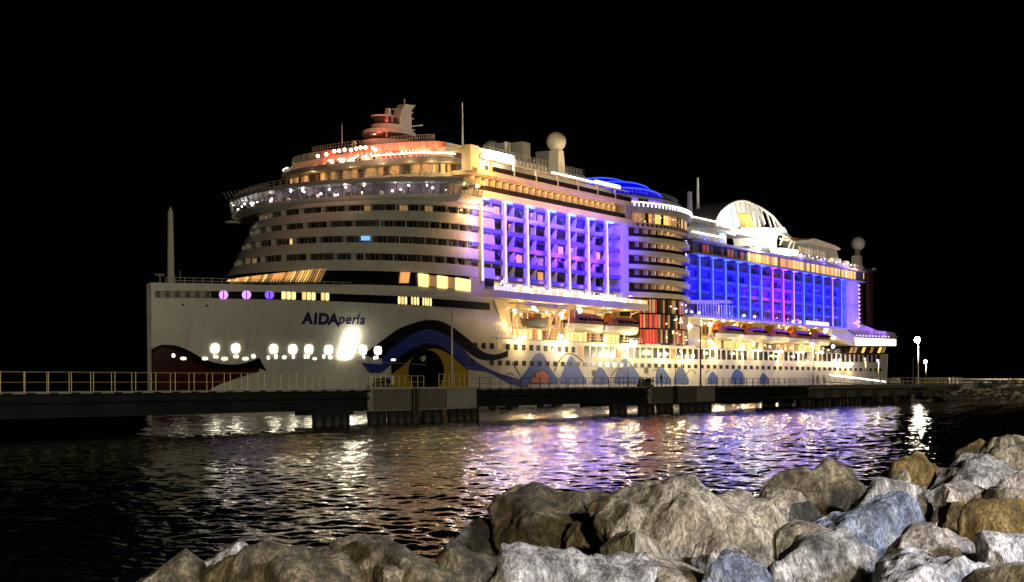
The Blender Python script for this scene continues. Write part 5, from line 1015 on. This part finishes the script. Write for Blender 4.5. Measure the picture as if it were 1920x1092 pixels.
# berth platform alongside the ship
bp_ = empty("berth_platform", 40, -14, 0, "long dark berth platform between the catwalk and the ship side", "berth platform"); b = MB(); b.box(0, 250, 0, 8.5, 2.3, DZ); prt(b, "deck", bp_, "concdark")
for i in range(16):
    u = 4 + 16 * i; box("fender_panel", bp_, u, u + 3.2, 8.6, 9.6, .6, DZ - .3, "pile"); pile(bp_, u + .8, 1.2, .7); pile(bp_, u + .8, 6.6, .7); pile(bp_, u + 6, 1.2, .7)
rail(bp_, 0, 250, .2, DZ, 1.2, 4.2, "galv")
for k, (x, yt, lit) in enumerate(((1177, 652, 1), (1266, 659, 0), (1279, 657, 1), (1345, 652, 1), (1393, 662, 1), (1458, 667, 1), (1525, 643, 2), (1623, 672, 1), (1647, 675, 1))):
    u_, z_ = S(x, yt, -9)
    lb = ["slim lamp post in front of the second painted blue hill group", "unlit slim post just left of the farther platform lamp post", "lit slim lamp post beside an unlit one left of the farther platform lamp post", "lit slim lamp post just right of the tall dark lamp post", "lit slim lamp post below the first aft lifeboat", "lit slim lamp post below the middle aft lifeboats", "lamp post with a round white lamp below the stern end lifeboats", "white lit slim post in front of the stern", "lamp post with bent head nearest to the stern edge"][k]
    post("lamp_post", u_, -9, DZ, z_ - DZ, lb, .5, "l_white" if lit else None, "galv" if lit else "steel", .09, bulb_r=.45 if lit == 2 else .18, power=1500 if lit else 0, pcol=(1, .76, .38))
# covered gangway, lit white
g0 = (S(1556, 703, -30)[0], S(1660, 716, -30)[0]); ga = empty("gangway", g0[0], -30, 0, "long white lit gangway ramp sloping down to the pier in front of the stern", "gangway"); LG = g0[1] - g0[0]; zg0, zg1 = S(1556, 703, -30)[1], S(1660, 716, -30)[1]
for dz, nm, mm in ((0, "light_tube", "l_railcool"), (-.9, "hand_rail", "galv")):
    b = MB(); b.bar((0, 0, zg0 + dz), (LG, 0, zg1 + dz), .2 if not dz else .08, None, 6); prt(b, nm, ga, mm)
b = MB(); b.loft([(0, 0, zg0 - 1.7), (LG, 0, zg1 - 1.1), (LG, 1.8, zg1 - 1.1), (0, 1.8, zg0 - 1.7)], [(0, 0, zg0 - 1.5), (LG, 0, zg1 - .9), (LG, 1.8, zg1 - .9), (0, 1.8, zg0 - 1.5)]); prt(b, "walkway", ga, "galv")
for i in range(13): t = i / 12; b = MB(); b.bar((LG * t, 0, zg0 + (zg1 - zg0) * t - 1.4 + .5 * t), (LG * t, 0, zg0 + (zg1 - zg0) * t), .07, None, 5); prt(b, "stanchion", ga, "galv")

# ================================================================== SHORE ON THE RIGHT
mat("bush", (.05, .06, .02), .7, var=.5, scale=2); mat("bark", (.05, .035, .02), .9)
b = MB(); G = []
for i in range(50):
    u = 122 + 260 * i / 49
    G.append([(*world(u, w, 0)[:2], z + .25 * math.sin(i * 1.9 + w) + .2 * math.sin(i * .7)) for w, z in ((-75, -1.6), (-71, -.2), (-67, 1.2), (-64, 2.2), (-60, 2.9), (-50, 3.1), (-30, 3.15), (40, 3.1), (200, 3.0))])
b.grid(G); tag(prt(b, "embankment", None, "soil", True), kind="structure")
fe = empty("shore_fence", 140, -58, 3.0, "yellowish metal fence along the road on top of the rocky shore at right", "fence"); rail(fe, 0, 110, 0, 0, 1.6, 3.1, "yellow", thin=3.2); b = MB(); b.bar((0, 0, 1.15), (110, 0, 1.15), .06); prt(b, "mid_rail", fe, "yellow")
(lambda p: lamp('POINT', p.x, p.y, 12, 26000, (1, .8, .5), None, .3))(world(236, -67, 12))
b = MB(); rk = random.Random(3); mb = []
rip = bpy.data.meshes.new("riprap"); allv, allf = [], []
for i in range(260):
    me = None; u = 116 + rk.random() ** 1.2 * 170; t = rk.random(); w = -72.5 + 10 * t; z = -.1 + 2.7 * t; s_ = rk.uniform(.35, 1.0)
    base = len(allv); bm = bmesh.new(); bmesh.ops.create_icosphere(bm, subdivisions=2, radius=s_)
    P_ = world(u, w, z)
    for v in bm.verts: q = v.co * (1 + .45 * mnoise.noise(v.co * 1.6 / s_ + Vector((i * 3.1, 0, 0)))); allv.append((P_.x + q.x * 1.2, P_.y + q.y, P_.z + q.z * .7))
    allf += [tuple(base + v.index for v in f.verts) for f in bm.faces]; bm.free()
rip.from_pydata(allv, [], allf); rip.materials.append(M["r_brown"]); tag(obj("riprap", rip), kind="stuff")
def shrub(u, w, z, r, h, seed, label):
    e = empty("shrub", u, w, z, label, "shrub", "shrubs on the shore at right"); rr_ = random.Random(seed); b = MB()
    for i in range(7): a = rr_.random() * 6.28; b.bar((0, 0, 0), (math.cos(a) * r * .5, math.sin(a) * r * .5, h * rr_.uniform(.5, .8)), .04, None, 4)
    prt(b, "stem", e, "bark"); b = MB()
    for i in range(900):
        v = Vector((rr_.gauss(0, 1), rr_.gauss(0, 1), rr_.gauss(0, 1))).normalized() * rr_.random() ** .4; c_ = Vector((v.x * r * 1.2, v.y * r, h * .5 + v.z * h * .5)); c_.z += .2 * math.sin(c_.x * 3 + seed)
        a = Vector((rr_.gauss(0, 1), rr_.gauss(0, 1), rr_.gauss(0, 1))).normalized(); d = a.orthogonal().normalized(); s_ = rr_.uniform(.1, .22); b.quad(c_ - a * s_, c_ + d * s_ * .5, c_ + a * s_, c_ - d * s_ * .5)
    prt(b, "foliage", e, "bush", kind="stuff")
for k, (x, y, r, h) in enumerate(((1835, 724, 1.6, 1.7), (1868, 718, 2.1, 2.1), (1902, 714, 2.3, 2.3), (1790, 735, 1.3, 1.2), (1932, 712, 2.4, 2.4), (1850, 738, 1.6, 1.4))):
    u_, z_ = S(x, y, -64); shrub(u_, -64, 2.2 if y > 730 else 2.6, r, h, k, ["dry shrub on the bank below the fence, left of two taller shrubs", "tall dry shrub in the middle of the bank under the fence", "tallest dry shrub on the bank close to the right edge", "lowest shrub near the concrete abutment of the pier", "shrub at the very right edge of the bank", "low shrub halfway down the rocky bank"][k])
# street lamps beyond the pier
def slamp(x, yt, dist_w, label, lit, power):
    u_, z_ = S(x, yt, dist_w); return post("street_lamp", u_, dist_w, 3.2, z_ - 3.2, label, .4, "l_lamp" if lit else None, "galv", .14, "street lamp", None, power, .7)
slamp(1721.5, 633, -54, "tall street lamp shining bright white beyond the stern", 1, 7000); slamp(1736, 676, 20, "shorter looking lit street lamp behind the tall bright one", 1, 4000); slamp(1712, 674, 10, "unlit lamp post left of the tall bright street lamp", 0, 0)
mat("farland", (.03, .03, .03), .9)

# ================================================================== PEOPLE
mat("skin", (.45, .28, .2), .6); mat("hair", (.03, .02, .015), .6); mat("c_white", (.75, .73, .7), .8); mat("c_dark", (.03, .03, .035), .8); mat("c_red", (.5, .05, .04), .8); mat("c_blue", (.08, .12, .25), .8); mat("c_tan", (.5, .38, .24), .8); mat("c_jeans", (.05, .07, .13), .8)
def person(u, w, z, rz, top_m, leg_m, label, h=1.72, stride=.18, sex=0, arm=.1):
    k = h / 1.72; J = {}; e = []
    V = [(0, 0, .95), (0, 0, 1.12), (0, .01, 1.32), (0, .01, 1.45), (0, 0, 1.53), (0, -.02, 1.63), (0, -.015, 1.70)]; Rr = [.14, .125, .15, .10, .05, .085, .075]; E_ = [(0, 1), (1, 2), (2, 3), (3, 4), (4, 5), (5, 6)]
    for s_ in (-1, 1):
        b0 = len(V); st_ = stride * s_; V += [(.09 * s_, 0, .88), (.1 * s_, -st_ * .6 - .03, .5), (.1 * s_, -st_ + (.06 if st_ < 0 else 0), .09), (.11 * s_, -st_ - .14, .035)]; Rr += [.095, .062, .045, .038]; E_ += [(0, b0), (b0, b0 + 1), (b0 + 1, b0 + 2), (b0 + 2, b0 + 3)]
        a0 = len(V); V += [(.19 * s_, .01, 1.4), (.25 * s_, st_ * .4 * .5 + .02, 1.13), (.24 * s_, st_ * .5 - arm, .9), (.235 * s_, st_ * .5 - arm - .04, .8)]; Rr += [.06, .045, .036, .038]; E_ += [(3, a0), (a0, a0 + 1), (a0 + 1, a0 + 2), (a0 + 2, a0 + 3)]
    me = bpy.data.meshes.new("person"); me.from_pydata([(x * k, y * k, q * k) for x, y, q in V], E_, []); o = bpy.data.objects.new("person", me); C.objects.link(o)
    md = o.modifiers.new("s", 'SKIN'); sv = me.skin_vertices[0].data
    for i, r in enumerate(Rr): sv[i].radius = (r * k * (1.15 if i in (2, 3) else 1), r * k * (.8 if i < 3 else 1))
    sv[0].use_root = True; o.modifiers.new("d", 'SUBSURF').levels = 1; bpy.context.view_layer.update()
    m2 = bpy.data.meshes.new_from_object(o.evaluated_get(bpy.context.evaluated_depsgraph_get())); bpy.data.objects.remove(o); m2.materials.clear()
    for q in (top_m, leg_m, "skin", "hair"): m2.materials.append(M[q])
    for p in m2.polygons:
        c = p.center / k; p.use_smooth = True
        p.material_index = 3 if c.z > 1.64 or (c.z > 1.55 and c.y > .03) else 2 if c.z > 1.49 or (abs(c.x) > .2 and c.z < 1.12) else 0 if c.z > .93 or abs(c.x) > .2 else 1
    if True: m2.materials.append(M["c_dark"]); [setattr(p, "material_index", 4) for p in m2.polygons if p.center.z / k < .075]
    o = obj("person", m2); o.location = world(u, w, z); o.rotation_euler = (0, 0, ROT + rz); tag(o, label, "person"); hb_ = MB(); hd = [(0, -.02, 1.63)]; 
    hb_.rev([(0, .1), (.06, .085), (.09, .04), (.092, -.02), (.075, -.07)], (0, .01 * k, 1.66 * k), 10); prt(hb_, "hair", o, "hair", True)
    return o
def pat(x, w): return S(x, 720, w)[0]
for x, w, rz, a, b, lb, st_ in ((1770, -61, .3, "c_dark", "c_dark", "person in dark clothes standing at the pier end fence", .05), (1781, -60, 1.2, "c_white", "c_tan", "person in white top walking at the left of the bright group by the fence", .2), (1788, -59.4, -.6, "c_white", "c_white", "person all in white in the middle of the bright group by the fence", .1), (1795, -60.4, 2.2, "c_tan", "c_white", "person in tan top at the right of the bright group by the fence", .15),
      (1524, -62, .6, "c_white", "c_jeans", "person in white top and jeans on the pier deck corner", .2), (1533, -61, 2.5, "c_tan", "c_dark", "person in tan top and dark trousers on the pier deck", .15), (1545, -60, -1, "c_white", "c_tan", "person in white top beside the lamp post with round lamp", .2), (1635, -50, .2, "c_red", "c_dark", "person in red standing left of the other red figure by the gangway foot", .05), (1651, -48, 1.4, "c_red", "c_white", "person in red top and white trousers at the stern end of the gangway", .1), (1240, -60, .9, "c_dark", "c_dark", "person in black on the farther concrete platform", .1)):
    person(pat(x, w), w, DZ if w > -59.9 or x < 1700 else DZ, rz, a, b, lb, 1.7 + .06 * math.sin(x), st_)
